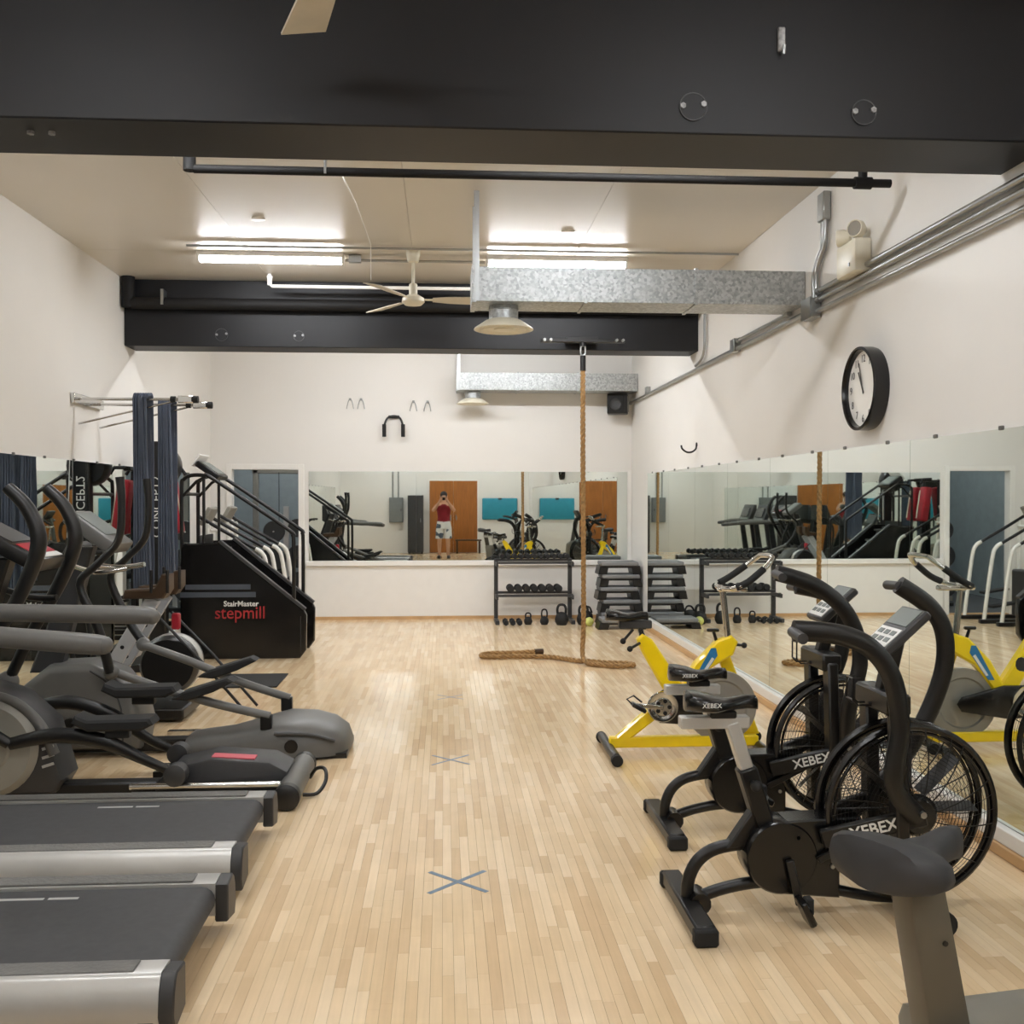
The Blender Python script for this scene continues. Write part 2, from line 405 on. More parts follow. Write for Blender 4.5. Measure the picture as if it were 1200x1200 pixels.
for i, nm in enumerate(('nearest the doorway', 'in the middle', 'behind the dumbbell rack')):
    a = -1.73+i*4.13/3; b = a+4.13/3
    t = thing('wall_mirror', 'low horizontal mirror on the far wall, '+nm, 'mirror', ((a+b)/2, YB, 0.757), 0, 'far wall mirrors')
    B((0, -0.006, 0.575), (b-a-0.0015, 0.006, 1.15), 'mirror_glass', MIRROR, t)

# ================================================================ LIGHTS
TUBEM = emit('fluorescent tube', (250, 252, 255), TUBE_STRENGTH)
def strip_light(x, y, label, z=3.53):
    t = thing('fluorescent_light', label, 'light', (x, y, ZC), 0, 'fluorescent strip lights')
    h = ZC-z
    B((0, 0, -0.02), (1.20, 0.11, 0.04), 'housing', TRIM, t, bev=0.004)
    MB().prism([(0.045*math.cos(PI+PI*k/8), -h+0.03+0.045*math.sin(PI+PI*k/8)) for k in range(9)]+[(0.045, -0.036), (-0.045, -0.036)], -0.58, 0.58, plane='yz').build('tube_lens', TUBEM, t)
    for xx in (-0.59, 0.59): B((xx, 0, -0.055), (0.02, 0.10, 0.06), 'lamp_holder', TRIM, t, bev=0.003)
    return t
strip_light(-1.43, 8.6, 'lit fluorescent strip left of the ceiling fan')
strip_light(0.96, 8.6, 'lit fluorescent strip behind the galvanised duct')
strip_light(-1.3, 10.95, 'fluorescent strip beyond the far beam, left one')
strip_light(-0.05, 10.95, 'added unseen strip beyond the far beam, middle one')  # extra unseen lamp, put in to brighten the far end
strip_light(1.2, 10.95, 'fluorescent strip beyond the far beam, right one')
strip_light(-1.43, 4.75, 'fluorescent strip just behind the near beam, left one')
strip_light(0.96, 4.75, 'fluorescent strip just behind the near beam, right one')
strip_light(-1.65, 1.9, 'fluorescent strip above the camera, left one')
strip_light(1.55, 1.9, 'fluorescent strip above the camera, right one')
strip_light(-1.35, -1.6, 'fluorescent strip near the brown door, left one')
strip_light(1.25, -1.6, 'fluorescent strip near the brown door, right one')
for yl, nm in ((14.1, 'nearer'), (15.6, 'farther')):
  t = thing('fluorescent_light', '%s unseen strip added to light the room beyond the doorway' % nm, 'light', (-2.2, yl, 3.19), 0, 'fluorescent strip lights')  # unseen lamps put in to brighten the view through the doorway
  B((0, 0, -0.02), (1.2, 0.11, 0.04), 'housing', TRIM, t); Tb([(-.57, 0, -.06), (.57, 0, -.06)], 0.018, 'tube', TUBEM, t)

# ================================================================ CEILING SERVICES
def ceiling_fan(loc, rz, label, drop=0.40, R=0.66):
    t = thing('ceiling_fan', label, 'fan', loc, rz, 'ceiling fans')
    MB().lathe([(0.06, 0), (0.06, -0.03), (0.045, -0.09), (0.015, -0.10)], 'z', (0, 0, 0), 20).build('canopy', CREAM, t)
    Tb([(0, 0, -0.09), (0, 0, -drop+0.10)], 0.014, 'rod', CREAM, t, 10)
    MB().lathe([(0.03, -drop+0.13), (0.035, -drop+0.12), (0.035, -drop+0.04), (0.05, -drop+0.035), (0.09, -drop+0.01), (0.095, -drop-0.02), (0.07, -drop-0.045), (0.0, -drop-0.055)], 'z', (0, 0, 0), 24).build('motor', CREAM, t)
    for k in range(3):
        a = 2*PI*k/3
        pb = bpy.data.objects.new('x', None)
        rot = Matrix.Rotation(a, 4, 'Z') @ Matrix.Rotation(math.radians(-13), 4, 'X')
        m = MB(); pts = [(0.16, -.035), (0.30, -.06), (R, -.08), (R, .08), (0.30, .06), (0.16, .035)]
        m.prism(pts, -0.004, 0.004, plane='xy')
        bmesh.ops.transform(m.bm, matrix=Matrix.Translation((0, 0, -drop)) @ rot, verts=m.bm.verts)
        bl_ = m.build('blade', TAN, t)
        m = MB().bar((0.06, 0, 0), (0.2, 0, 0), 0.03, 0.006); bmesh.ops.transform(m.bm, matrix=Matrix.Translation((0, 0, -drop)) @ rot, verts=m.bm.verts)
        m.build('bracket', CREAM, bl_); bpy.data.objects.remove(pb)
    return t
ceiling_fan((-0.25, 8.45, ZC), math.radians(3), 'cream three-blade ceiling fan hanging between the strip lights')
ceiling_fan((-0.30, 3.02, ZC), math.radians(107), 'cream ceiling fan overhead, only one blade tip in view')

def duct(y, x0, x1, z0, z1, dep, dx, label, lab2):
    t = thing('air_duct', label, 'duct', (x0, y, z0), 0, 'galvanised ducts')
    L = x1-x0
    n = 3
    for k in range(n):
        a = L*k/n; b = L*(k+1)/n
        B(((a+b)/2, dep/2, (z1-z0)/2), (b-a-0.002, dep, z1-z0), 'duct_section', GALV, t, bev=0.003)
        if k: B((a, dep/2, (z1-z0)/2), (0.02, dep+0.016, z1-z0+0.016), 'seam_band', GALV, t)
    B((0.002, dep/2, (z1-z0)/2), (0.03, dep+0.014, z1-z0+0.014), 'end_cap', GALV, t)
    for yy in (-0.005, dep+0.005): B((0.02, yy, (ZC-z0)/2), (0.035, 0.006, ZC-z0), 'hanger_strap', CONDUIT, t)
    g = thing('ceiling_diffuser', lab2, 'vent', (x0+dx, y+dep/2, z0), 0, 'round duct diffusers')
    MB().lathe([(0.10, 0), (0.105, -0.03), (0.10, -0.035), (0.10, -0.12)], 'z', (0, 0, 0), 28).build('neck', GALV, g)
    MB().lathe([(0.10, -0.09), (0.125, -0.10), (0.20, -0.15), (0.205, -0.16), (0.19, -0.165), (0.12, -0.125), (0.10, -0.12)], 'z', (0, 0, 0), 32).build('flange', CREAM, g)
    MB().lathe([(0.155, -0.155), (0.15, -0.165), (0.09, -0.14), (0.085, -0.13)], 'z', (0, 0, 0), 28).build('inner_cone', CREAM, g)
    MB().lathe([(0.07, -0.15), (0.065, -0.162), (0.0, -0.165)], 'z', (0, 0, 0), 24).build('centre_disc', CREAM, g)
duct(6.78, 0.20, XR-0.004, 2.87, 3.10, 0.36, 0.21, 'large galvanised duct crossing in front of the far beam', 'round cream diffuser under the large duct')
duct(12.75, 0.17, XR-0.004, 2.92, 3.14, 0.36, 0.2, 'smaller-looking galvanised duct on the far wall above the speaker', 'round cream diffuser by the far wall')

# black pipe behind the near beam
t = thing('black_pipe', 'thin black pipe hung just behind the near beam', 'pipe', (0, 5.25, 3.22), 0)
Tb([(-1.26, 0, 0), (2.36, 0, -0.0)], 0.022, 'pipe', BLACKP, t, 12)
Tb([(-1.26, 0, 0), (-1.28, 0, 0.03), (-1.28, 0, ZC-3.22)], 0.022, 'riser', BLACKP, t, 12)
for xx in (-1.265,): MB().lathe([(0.032, -0.03), (0.032, 0.05)], 'z', (-1.28, 0, 0.02), 14).build('elbow', BLACKP, t)
MB().lathe([(0.032, -0.045), (0.032, 0.045)], 'x', (2.21, 0, 0), 14).build('tee', BLACKP, t)
Tb([(2.21, 0, 0), (2.21, 0, ZC-3.22)], 0.024, 'riser', BLACKP, t, 12)
B((-0.60, 0, (ZC-3.22)/2), (0.012, 0.05, ZC-3.22+0.03), 'hanger_strap', CONDUIT, t)
# black pipe along far beam
t = thing('black_pipe', 'thick black pipe along the face of the far beam', 'pipe', (0, 9.60, 3.36), 0)
Tb([(XL+0.09, 0, 0), (XR-0.03, 0, 0)], 0.055, 'pipe', BLACKP, t, 16)
Tb([(XL+0.07, 0, -0.04), (XL+0.07, 0, ZC-3.36)], 0.06, 'riser', BLACKP, t, 16)
for xx in (-2.58, 2.13): B((xx, 0, 0.05), (0.025, 0.125, 0.14), 'hanger_strap', CONDUIT, t)
# white pipe
t = thing('white_pipe', 'thin white pipe in front of the far beam', 'pipe', (0, 9.40, 3.49), 0)
Tb([(-1.58, 0, 0.11), (-1.58, 0, 0.02), (-1.56, 0, 0), (-0.2, 0, 0), (0.33, 0, 0)], 0.016, 'pipe', TRIM, t, 10)
MB().lathe([(0.03, 0.06), (0.022, 0.03), (0.022, -0.02)], 'z', (-1.58, 0, 0.03), 12).build('elbow', TRIM, t)
# ceiling conduits feeding the strips
t = thing('ceiling_conduit', 'thin conduit run across the ceiling by the strip lights', 'conduit', (0, 8.30, ZC-0.02), 0)
Tb([(-2.05, 0, 0), (XR-0.02, 0, 0)], 0.010, 'pipe', CONDUIT, t, 8)
t = thing('ceiling_conduit', 'short conduit joining the two strip lights past the fan', 'conduit', (0, 8.6, ZC-0.05), 0)
Tb([(-0.82, 0, 0), (0.35, 0, 0)], 0.012, 'pipe', CONDUIT, t, 8); B((-0.74, 0, 0.01), (0.10, 0.05, 0.06), 'box', CONDUIT, t)
t = thing('pull_cord', 'thin white cord slung from the black pipe', 'cord', (0, 0, 0), 0)
Tb([(-0.53, 5.3, 3.24), (-0.56, 6.6, 3.45), (-0.58, 8.2, 3.585)], 0.004, 'cord', TRIM, t, 6)
Tb([(-0.58, 8.2, 3.585), (-0.58, 8.2, 3.30)], 0.003, 'cord', TRIM, t, 6)
# faint ceiling scuffs, modelled as thin discs
tag(MB().lathe([(0.05, 0), (0.05, -0.005), (0.045, -0.007)], 'z', (-1.35, 7.55, ZC), 16).build('ceiling_scuff', CEIL), 'faint round scuff on the ceiling before the left strip', 'cover')
tag(MB().lathe([(0.05, 0), (0.05, -0.005), (0.045, -0.007)], 'z', (0.95, 7.75, ZC), 16).build('ceiling_scuff', CEIL), 'faint round scuff on the ceiling above the duct', 'cover')

# conduits on the right wall
X_ = XR-0.03
def wall_conduit(pts, r, label):
    t = thing('wall_conduit', label, 'conduit', (X_, 0, 0), 0, 'wall conduits')
    Tb([(0, y, z) for y, z in pts], r, 'pipe', CONDUIT, t, 10)
    L = len(pts)
    for (y, z) in pts[:1]+pts[-1:]: MB().lathe([(r+0.006, -0.03), (r+0.006, 0.03)], 'y', (0, y, z), 12).build('coupling', CONDUIT, t)
    return t
wall_conduit([(3.0, 2.90), (6.45, 2.90)], 0.018, 'top of three conduits beside the emergency light')
wall_conduit([(3.0, 2.845), (6.45, 2.845)], 0.016, 'middle of three conduits beside the emergency light')
wall_conduit([(3.0, 2.765), (6.50, 2.775)], 0.016, 'lowest of three conduits beside the emergency light')
wall_conduit([(6.68, 2.80), (9.0, 2.80), (13.1, 2.80)], 0.018, 'long conduit running to the far corner')
wall_conduit([(7.05, 2.86), (8.25, 2.86)], 0.014, 'short stub conduit above the long one')
t = thing('wall_conduit', 'bent pair of conduits dropping into the junction box', 'conduit', (X_, 0, 0), 0, 'wall conduits')
for dy in (0, 0.05): Tb([(0, 6.35+dy, 3.50), (0, 6.35+dy, 3.20), (0, 6.42+dy, 3.12), (0, 6.50+dy, 3.02), (0, 6.50+dy, 2.86)], 0.015, 'pipe', CONDUIT, t, 10, sm=4)
B((0, 6.375, 3.42), (0.05, 0.11, 0.18), 'sleeve', CONDUIT, t, bev=0.006)
t = thing('junction_box', 'grey steel junction box where the conduits meet', 'box', (X_+0.0, 6.56, 2.80), 0)
B((-0.01, 0, 0), (0.07, 0.16, 0.13), 'box', CONDUIT, t, bev=0.005); B((-0.05, 0, 0), (0.008, 0.17, 0.14), 'cover', CONDUIT, t, bev=0.002)
t = thing('wall_conduit', 'bent conduit meeting the long run below the far beam', 'conduit', (X_, 0, 0), 0, 'wall conduits')
Tb([(0, 9.35, 3.4), (0, 9.35, 3.0), (0, 9.45, 2.88), (0, 9.7, 2.84)], 0.013, 'pipe', CONDUIT, t, 8, sm=4)
B((0, 8.35, 2.83), (0.06, 0.12, 0.11), 'box', CONDUIT, t, bev=0.004)
B((0, 12.0, 2.84), (0.05, 0.10, 0.10), 'box', CONDUIT, t, bev=0.004)
# emergency light
t = thing('emergency_light', 'cream emergency light box with two round lamp heads', 'emergency light', (XR, 5.84, 2.865), 0)
B((-0.055, 0, 0.095), (0.10, 0.28, 0.19), 'box', CREAM, t, bev=0.012, seg=2)
for yy in (-0.10, 0.10):
    Rl = Matrix.Rotation(math.radians(35 if yy < 0 else -35), 3, 'Z')
    l = MB().lathe([(0.0, 0.04), (0.035, 0.035), (0.05, 0.0), (0.05, -0.04), (0.044, -0.04), (0.044, -0.03)], 'x', (-0.07, yy, 0.245), 20, Rl).build('lamp_head', CREAM, t)
    MB().lathe([(0.0, -0.036), (0.0435, -0.034), (0.0435, -0.028), (0.0, -0.028)], 'x', (-0.07, yy, 0.245), 20, Rl).build('lens', LENS, l)
    B((-0.06, yy, 0.20), (0.025, 0.025, 0.03), 'neck', CREAM, l)
B((-0.107, -0.06, 0.05), (0.004, 0.02, 0.02), 'test_button', BLK, t)
# clock
t = thing('wall_clock', 'round black-rimmed wall clock with white face', 'clock', (XR, 5.70, 2.185), 0)
RX = Matrix.Rotation(0, 3, 'X')
MB().lathe([(0.235, 0), (0.24, -0.02), (0.24, -0.085), (0.225, -0.09), (0.218, -0.075), (0.218, -0.03)], 'x', (0, 0, 0), 48).build('rim', BLKG, t)
fc = MB().lathe([(0.0, -0.05), (0.2175, -0.05), (0.2175, -0.04), (0.0, -0.04)], 'x', (0, 0, 0), 48).build('face', FACE, t)
NUM = mat('clock numerals', (70, 68, 66), 0.5)
for k in range(12):
    a = PI/2-2*PI*((k+1) % 12)/12
    # seen from the room (-x side) right hand is toward -y
    text('numeral', str(k+1), 0.062, (-0.0535, -0.172*math.cos(a), 0.172*math.sin(a)), (PI/2, 0, -PI/2), NUM, fc, 0.0005)
def hand(ang, L, wd):
    a = PI/2-ang; d = (0, -math.cos(a), math.sin(a))
    MB().bar((-0.058, -d[1]*0.03, -d[2]*0.03), (-0.058, d[1]*L, d[2]*L), wd, 0.002, up=(1, 0, 0)).build('hand', NUM, fc)
hand(2*PI*(11.02/12), 0.115, 0.012); hand(2*PI*57/60, 0.16, 0.008)
# hook on the wall
t = thing('wall_hook', 'small dark curved hook on the wall above the mirrors', 'hook', (XR, 9.75, 2.02), 0)
Tb([(-0.004, 0, 0.06), (-0.012, 0, 0.02), (-0.05, 0, -0.01), (-0.10, 0, -0.012), (-0.145, 0, 0.02), (-0.155, 0, 0.055)], 0.009, 'hook_wire', BLK, t, 8, sm=4)
MB().lathe([(0.022, 0.0), (0.022, -0.01), (0.0, -0.012)], 'x', (0, 0, 0.06), 12).build('mount', BLK, t)
# things on the back wall
for k, (x, z) in enumerate(((-1.20, 2.76), (-1.06, 2.76), (-0.39, 2.735), (-0.21, 2.735))):
    t = thing('carabiner', 'steel carabiner on the far wall, %s from the left' % ordn[k], 'carabiner', (x, YB, z), 0, 'carabiners on the far wall')
    Tb([(0.045, -0.02, -0.05), (0.03, -0.02, 0.03), (0.008, -0.02, 0.075), (-0.012, -0.02, 0.07), (-0.03, -0.02, 0.02), (-0.045, -0.02, -0.05)], 0.006, 'wire', CONDUIT, t, 8, sm=4)
    B((0, -0.012, 0.075), (0.03, 0.022, 0.03), 'anchor', CONDUIT, t, bev=0.003)
t = thing('grip_bar', 'black horseshoe grip bar fixed on the far wall', 'handle', (-0.64, YB, 2.46), 0)
Tb([(-0.12, -0.10, -0.10), (-0.12, -0.10, 0.02), (-0.08, -0.07, 0.13), (0, -0.05, 0.16), (0.08, -0.07, 0.13), (0.12, -0.10, 0.02), (0.12, -0.10, -0.10)], 0.014, 'bar', BLK, t, 10, sm=5)
for xx in (-0.12, 0.12): Tb([(xx, -0.10, -0.11), (xx, -0.10, 0.05)], 0.026, 'grip', RUB, t, 12)
B((0, -0.02, 0.15), (0.14, 0.035, 0.04), 'mount', BLK, t, bev=0.004)
t = thing('loudspeaker', 'black box loudspeaker high in the far corner', 'speaker', (2.24, YB-0.2, 2.645), math.radians(-12))
B((0, 0, 0.13), (0.26, 0.22, 0.26), 'cabinet', BLK, t, bev=0.012, seg=2)
B((-0.02, -0.112, 0.13), (0.20, 0.012, 0.22), 'grille', RUB, t, bev=0.004)
MB().lathe([(0.075, 0.0), (0.07, -0.012), (0.03, 0.004), (0, 0.0)], 'y', (-0.02, -0.12, 0.12), 24).build('cone', DGREY, t)
B((0.135, -0.02, 0.13), (0.02, 0.12, 0.2), 'side_bracket', LGREY, t, bev=0.003); B((0.06, 0.14, 0.13), (0.06, 0.09, 0.06), 'mount', BLK, t)

# ================================================================ ROPE
t = thing('rope_bracket', 'black bolted bracket holding the climbing rope', 'bracket', (1.31, 9.52, 3.04), 0)
B((0, 0, 0), (0.80, 0.07, 0.03), 'flat_bar', BLK, t, bev=0.004)
B((0, 0.10, 0.02), (0.30, 0.14, 0.05), 'mount_block', BLK, t, bev=0.004)
for xx in (-0.37, -0.31, 0.31, 0.37): MB().lathe([(0.014, -0.05), (0.014, 0.0)], 'y', (xx, -0.034, 0.0), 6).build('bolt', CONDUIT, t)
Tb([(0, 0, -0.01), (0, 0, -0.05)], 0.03, 'clamp', BLK, t, 12); Tb([(0.02, 0, -0.05), (0.02, 0, -0.125), (-0.02, 0, -0.125), (-0.02, 0, -0.05)], 0.009, 'shackle', CONDUIT, t, 8, sm=3)
rp_ = [(1.31, 9.52, 2.87), (1.31, 9.515, 2.0), (1.315, 9.51, 1.0), (1.315, 9.50, 0.35), (1.30, 9.46, 0.12), (1.32, 9.36, 0.035), (1.45, 9.24, 0.028), (1.62, 9.16, 0.028), (1.74, 9.22, 0.028), (1.70, 9.30, 0.028), (1.5, 9.36, 0.028), (1.40, 9.42, 0.03)]
rp2 = [(1.38, 9.43, 0.03), (1.25, 9.5, 0.028), (1.05, 9.72, 0.028), (0.75, 9.80, 0.028), (0.45, 9.78, 0.028), (0.36, 9.88, 0.028), (0.45, 10.0, 0.028), (0.7, 10.02, 0.028), (0.92, 10.08, 0.028)]
def twist(pts, r, n=6):
    P = spline(pts, n); # resample evenly
    out = [P[0]]; acc = 0; step = 0.022
    for a, b in zip(P, P[1:]):
        d = (b-a).length; t0 = step-acc
        while t0 <= d: out.append(a+(b-a)*(t0/d)); t0 += step
        acc = (acc+d) % step
    return out
rt = thing('climbing_rope', 'thick tan climbing rope hanging to the floor, tail coiled', 'rope', (0, 0, 0), 0)
PR = twist(rp_+rp2[1:], 0.02)
for s3 in range(3):
    m = MB(); pts = []
    u = Vector((1, 0, 0))
    for i, p in enumerate(PR):
        tv = (PR[min(i+1, len(PR)-1)]-PR[max(i-1, 0)]).normalized(); u = (u-tv*u.dot(tv)).normalized(); v = tv.cross(u)
        a = 2*PI*s3/3+i*0.9; pts.append(p+(u*math.cos(a)+v*math.sin(a))*0.0125)
    m.tube(pts, 0.0135, 6); m.build('strand', ROPE, rt)
MB().tube([PR[-1], PR[-1]+(PR[-1]-PR[-6])*0.8], 0.029, 10).build('end_whipping', BRZ, rt)
Tb([(1.31, 9.52, 2.90), (1.31, 9.52, 2.76)], 0.028, 'top_sleeve', BLK, rt, 10)

# ================================================================ FLOOR TAPE
def tape_x(x, y, sx, sy, wd, label):
    t = thing('tape_cross', label, 'tape', (x, y, 0.0), 0, 'tape crosses on the floor')
    for sg, z in ((1, 0.0006), (-1, 0.0011)):
        MB().bar((-sx, -sg*sy, z), (sx, sg*sy, z), wd, 0.0006, up=(0, 0, 1)).build('tape_strip', TAPE, t)
tape_x(0.055, 4.10, 0.115, 0.115, 0.022, 'grey tape X on the floor closest to the camera')
tape_x(0.04, 6.03, 0.11, 0.11, 0.015, 'grey tape X on the floor halfway down the room')
tape_x(0.05, 7.95, 0.10, 0.09, 0.010, 'faint worn tape mark farthest down the floor')

# ================================================================ AIR BIKES
def saddle(m, L, Wd, zt, th, x0=0.0, sgn=1, nose=1.0):
    # x0 rear, nose toward +x ; returns lofted saddle
    secs = [(0.0, 0.30, -0.012), (0.05, 0.80, 0.0), (0.18, 1.0, 0.0), (0.35, 0.92, -0.006), (0.5, 0.62, -0.012), (0.65, 0.40, -0.012), (0.85, 0.30, -0.008), (0.97, 0.22, -0.012), (1.0, 0.10, -0.02)]
    rings = []
    for (u, wv, dz) in secs:
        ring = []; hw = Wd/2*wv*(1.0 if u < 0.45 else nose); hh = th/2*(0.75 if u in (0.0, 1.0) else 1.0)*(1.0 if u < 0.45 else 0.8)
        for k in range(16):
            a = 2*PI*k/16; c, s_ = math.cos(a), math.sin(a)
            yy = hw*math.copysign(abs(c)**0.7, c); zz = hh*math.copysign(abs(s_)**0.7, s_)
            if s_ < 0 and u > 0.5: zz *= 0.8
            sag = -0.010*math.sin(PI*min(1, u/0.9)) if s_ > 0 else 0
            ring.append((x0+sgn*u*L, yy, zt-th/2+dz+zz+sag))
        rings.append(ring)
    return m.loft(rings)
_air = {}
def air_bike(loc, label, arms, sz=0.0, sx=0.0):
    t = thing('air_bike', label, 'exercise bike', loc, 0, 'fan bikes beside the mirrors')
    NY, WX, WZ, R = -1, 0.835, 0.385, 0.318
    f0 = MB().box((0, 0, 0.042), (0.075, 0.54, 0.055), bev=0.008).build('rear_foot', BLK, t)
    for yy in (-0.27, 0.27): B((0, yy, 0.032), (0.085, 0.05, 0.06), 'end_cap', RUB, f0, bev=0.008)
    MB().tube([(0.04, -0.05, 0.055), (0.04, 0.05, 0.055)], 0.04, 12).build('clamp', BLK, f0)
    f1 = MB().box((0.86, 0, 0.03), (0.07, 0.44, 0.03), bev=0.006).build('front_foot', BLK, t)
    for yy in (-0.25, 0.25): MB().lathe([(0.045, -0.018), (0.045, 0.018)], 'y', (0.86, yy, 0.047), 18).build('wheel', RUB, f1)
    Tb([(0.03, 0, 0.06), (0.14, 0, 0.095), (0.27, 0, 0.115), (0.42, 0, 0.11), (0.7, 0, 0.05), (0.86, 0, 0.035)], [0.023, 0.023, 0.023, 0.02, 0.012], 'lower_tube', BLK, t, 12, sm=5)
    Tb([(0.0, 0, 0.06), (0.005, 0, 0.13), (0.04, 0, 0.20), (0.11, 0, 0.245), (0.24, 0, 0.265), (0.36, 0, 0.27)], 0.024, 'rear_arc_tube', BLK, t, 12, sm=5)
    # crank box
    cv = MB().lathe([(0.0, -0.07), (0.128, -0.07), (0.135, -0.06), (0.135, 0.06), (0.128, 0.07), (0.0, 0.07)], 'y', (0.34, 0, 0.225), 40).build('chain_guard', BLKG, t)
    MB().prism([(0.34, 0.09), (0.56, 0.07), (0.56, 0.22), (0.66, 0.33), (0.64, 0.37), (0.36, 0.36)], -0.062, 0.062, bev=0.006).build('side_cover', BLKG, cv)
    for q, (xx, zz) in enumerate(((0.53, 0.19), (0.40, 0.30))): MB().lathe([(0.008, -0.07), (0.008, 0)], 'y', (xx, 0.0, zz), 8).build('bolt', CONDUIT, cv)
    for sg, an in ((-1, -1.35), (1, PI-1.35)):
        ca = MB().bar((0.36, sg*0.085, 0.225), (0.36+0.165*math.cos(an), sg*0.1, 0.225+0.165*math.sin(an)), 0.022, 0.03, bev=0.004).build('crank_arm', BLK, t)
        px, pz = 0.36+0.165*math.cos(an), 0.225+0.165*math.sin(an)
        B((px, sg*0.155, pz), (0.095, 0.09, 0.026), 'pedal', BLKG, ca, bev=0.006, rot=(0, math.radians(65 if sg < 0 else 20), 0))
        B((px+0.01, sg*0.155, pz+0.02), (0.03, 0.04, 0.06), 'pedal_strap', RUB, ca, bev=0.004)
    # seat
    MB().prism([(0.14, 0.25), (0.33, 0.27), (0.315, 0.38), (0.245, 0.40)], -0.03, 0.03, bev=0.006).build('seat_gusset', BLK, t)
    st = MB().bar((0.29, 0, 0.33), (0.22, 0, 0.55), 0.07, 0.08, bev=0.008, up=(0, 1, 0)).build('seat_tube', BLK, t)
    Tb([(0.235, -0.085, 0.50), (0.235, 0, 0.50)], 0.01, 'pin', BLK, st, 8); MB().ball((0.235, -0.09, 0.50), 0.022).build('knob', RUB, st)
    MB().bar((0.245, 0, 0.47), (0.165, 0, 0.735+sz), 0.05, 0.058, bev=0.006, up=(0, 1, 0)).build('seat_post', SILV, t)
    MB().box((0.10+sx, 0, 0.735+sz), (0.26, 0.05, 0.045), bev=0.004).build('seat_slider', SILV, t)
    MB().box((0.13+sx, 0, 0.765+sz), (0.10, 0.06, 0.03), bev=0.006).build('saddle_clamp', BLK, t)
    sd = saddle(MB(), 0.275, 0.21, 0.852+sz, 0.072, -0.01+sx).build('saddle', BLKG, t, 60)
    text('saddle_lettering', 'XEBEX', 0.024, (0.065+sx, -0.1065, 0.815+sz), (PI/2, 0, 0), WHT, sd, 0.001)
    # fork and mast
    for yy in (-0.125, 0.125):
        MB().bar((0.765, yy, 0.07), (0.745, yy, 0.80), 0.05, 0.075, bev=0.008, up=(0, 1, 0)).build('fork_leg', BLK, t)
    MB().box((0.745, 0, 0.80), (0.09, 0.30, 0.08), bev=0.01).build('fork_crown', BLK, t)
    MB().bar((0.745, 0, 0.80), (0.80, 0, 1.04), 0.055, 0.06, bev=0.008, up=(0, 1, 0)).build('mast', BLK, t)
    c0 = MB().box((0, 0, 0), (0.035, 0.20, 0.22), bev=0.008)
    MX = Matrix.Translation((0.80, 0, 1.055)) @ Matrix.Rotation(math.radians(48), 4, 'Y')
    bmesh.ops.transform(c0.bm, matrix=MX, verts=c0.bm.verts); c = c0.build('console', DGREY, t)
    for zz, hh, mm, nm in ((0.055, 0.085, SCREEN, 'display'), (-0.05, 0.09, WHT, 'button_panel')):
        q = MB().box((-0.019, 0, zz), (0.004, 0.165, hh), bev=0.001); bmesh.ops.transform(q.bm, matrix=MX, verts=q.bm.verts); q.build(nm, mm, c)
    for k in range(6):
        q = MB().box((-0.022, -0.05+0.05*(k % 3), -0.03-0.035*(k//3)), (0.003, 0.036, 0.022), bev=0.001); bmesh.ops.transform(q.bm, matrix=MX, verts=q.bm.verts); q.build('button', SCREEN, c)
    # lettered frame bar each side
    for sg in (-1, 1):
        br = MB().bar((0.48, sg*0.085, 0.30), (0.84, sg*0.155, 0.40), 0.07, 0.03, bev=0.006, up=(0, 1, 0.0)).build('frame_bar', BLK, t)
        if sg < 0:
            text('lettering', 'XEBEX', 0.058, (0.655, -0.1375, 0.349), (PI/2, -math.atan2(0.10, 0.36), -math.atan2(0.07, 0.36)), WHT, br, 0.001, 0.001)
    # fan wheel
    fan = MB()
    for yy in (-0.055, 0.055): fan.torus(R, 0.014, 'y', (WX, yy, WZ), 56, 8)
    fan.torus(R-0.022, 0.007, 'y', (WX, -0.06, WZ), 48, 6); fan.torus(R-0.022, 0.007, 'y', (WX, 0.06, WZ), 48, 6)
    fan = fan.build('fan_rim', BLKG, t)
    cg = MB(); nr = 17
    for sg in (-1, 1):
        for k in range(nr):
            rr = 0.075+(R-0.105)*k/(nr-1); yy = sg*(0.062+0.035*math.cos(PI/2*rr/R))
            cg.torus(rr, 0.0010, 'y', (WX, yy, WZ), 40, 4)
        for k in range(36):
            a = 2*PI*k/36+0.13; pts = []
            for j in range(6):
                rr = 0.06+(R-0.06)*j/5; pts.append((WX+rr*math.cos(a+0.25*j/5), sg*(0.0645+0.035*math.cos(PI/2*rr/R)), WZ+rr*math.sin(a+0.25*j/5)))
            cg.tube(pts, 0.0026 if k % 3 == 0 else 0.0010, 4)
    cg.build('wire_guard', BLK, fan)
    for sg in (-1, 1): MB().lathe([(0.0, 0.03), (0.06, 0.025), (0.078, 0.0), (0.078, -0.01)] if sg > 0 else [(0.078, 0.01), (0.078, 0.0), (0.06, -0.025), (0, -0.03)], 'y', (WX, sg*0.10, WZ), 24).build('hub_cap', BLKG, fan)
    for k in range(8):
        a = 2*PI*k/8
        m = MB().box((0.175, 0, 0), (0.19, 0.07, 0.003), rot=(math.radians(15), 0, 0)); bmesh.ops.transform(m.bm, matrix=Matrix.Translation((WX, 0, WZ)) @ Matrix.Rotation(a, 4, 'Y'), verts=m.bm.verts)
        m.build('fan_blade', DGREY, fan)
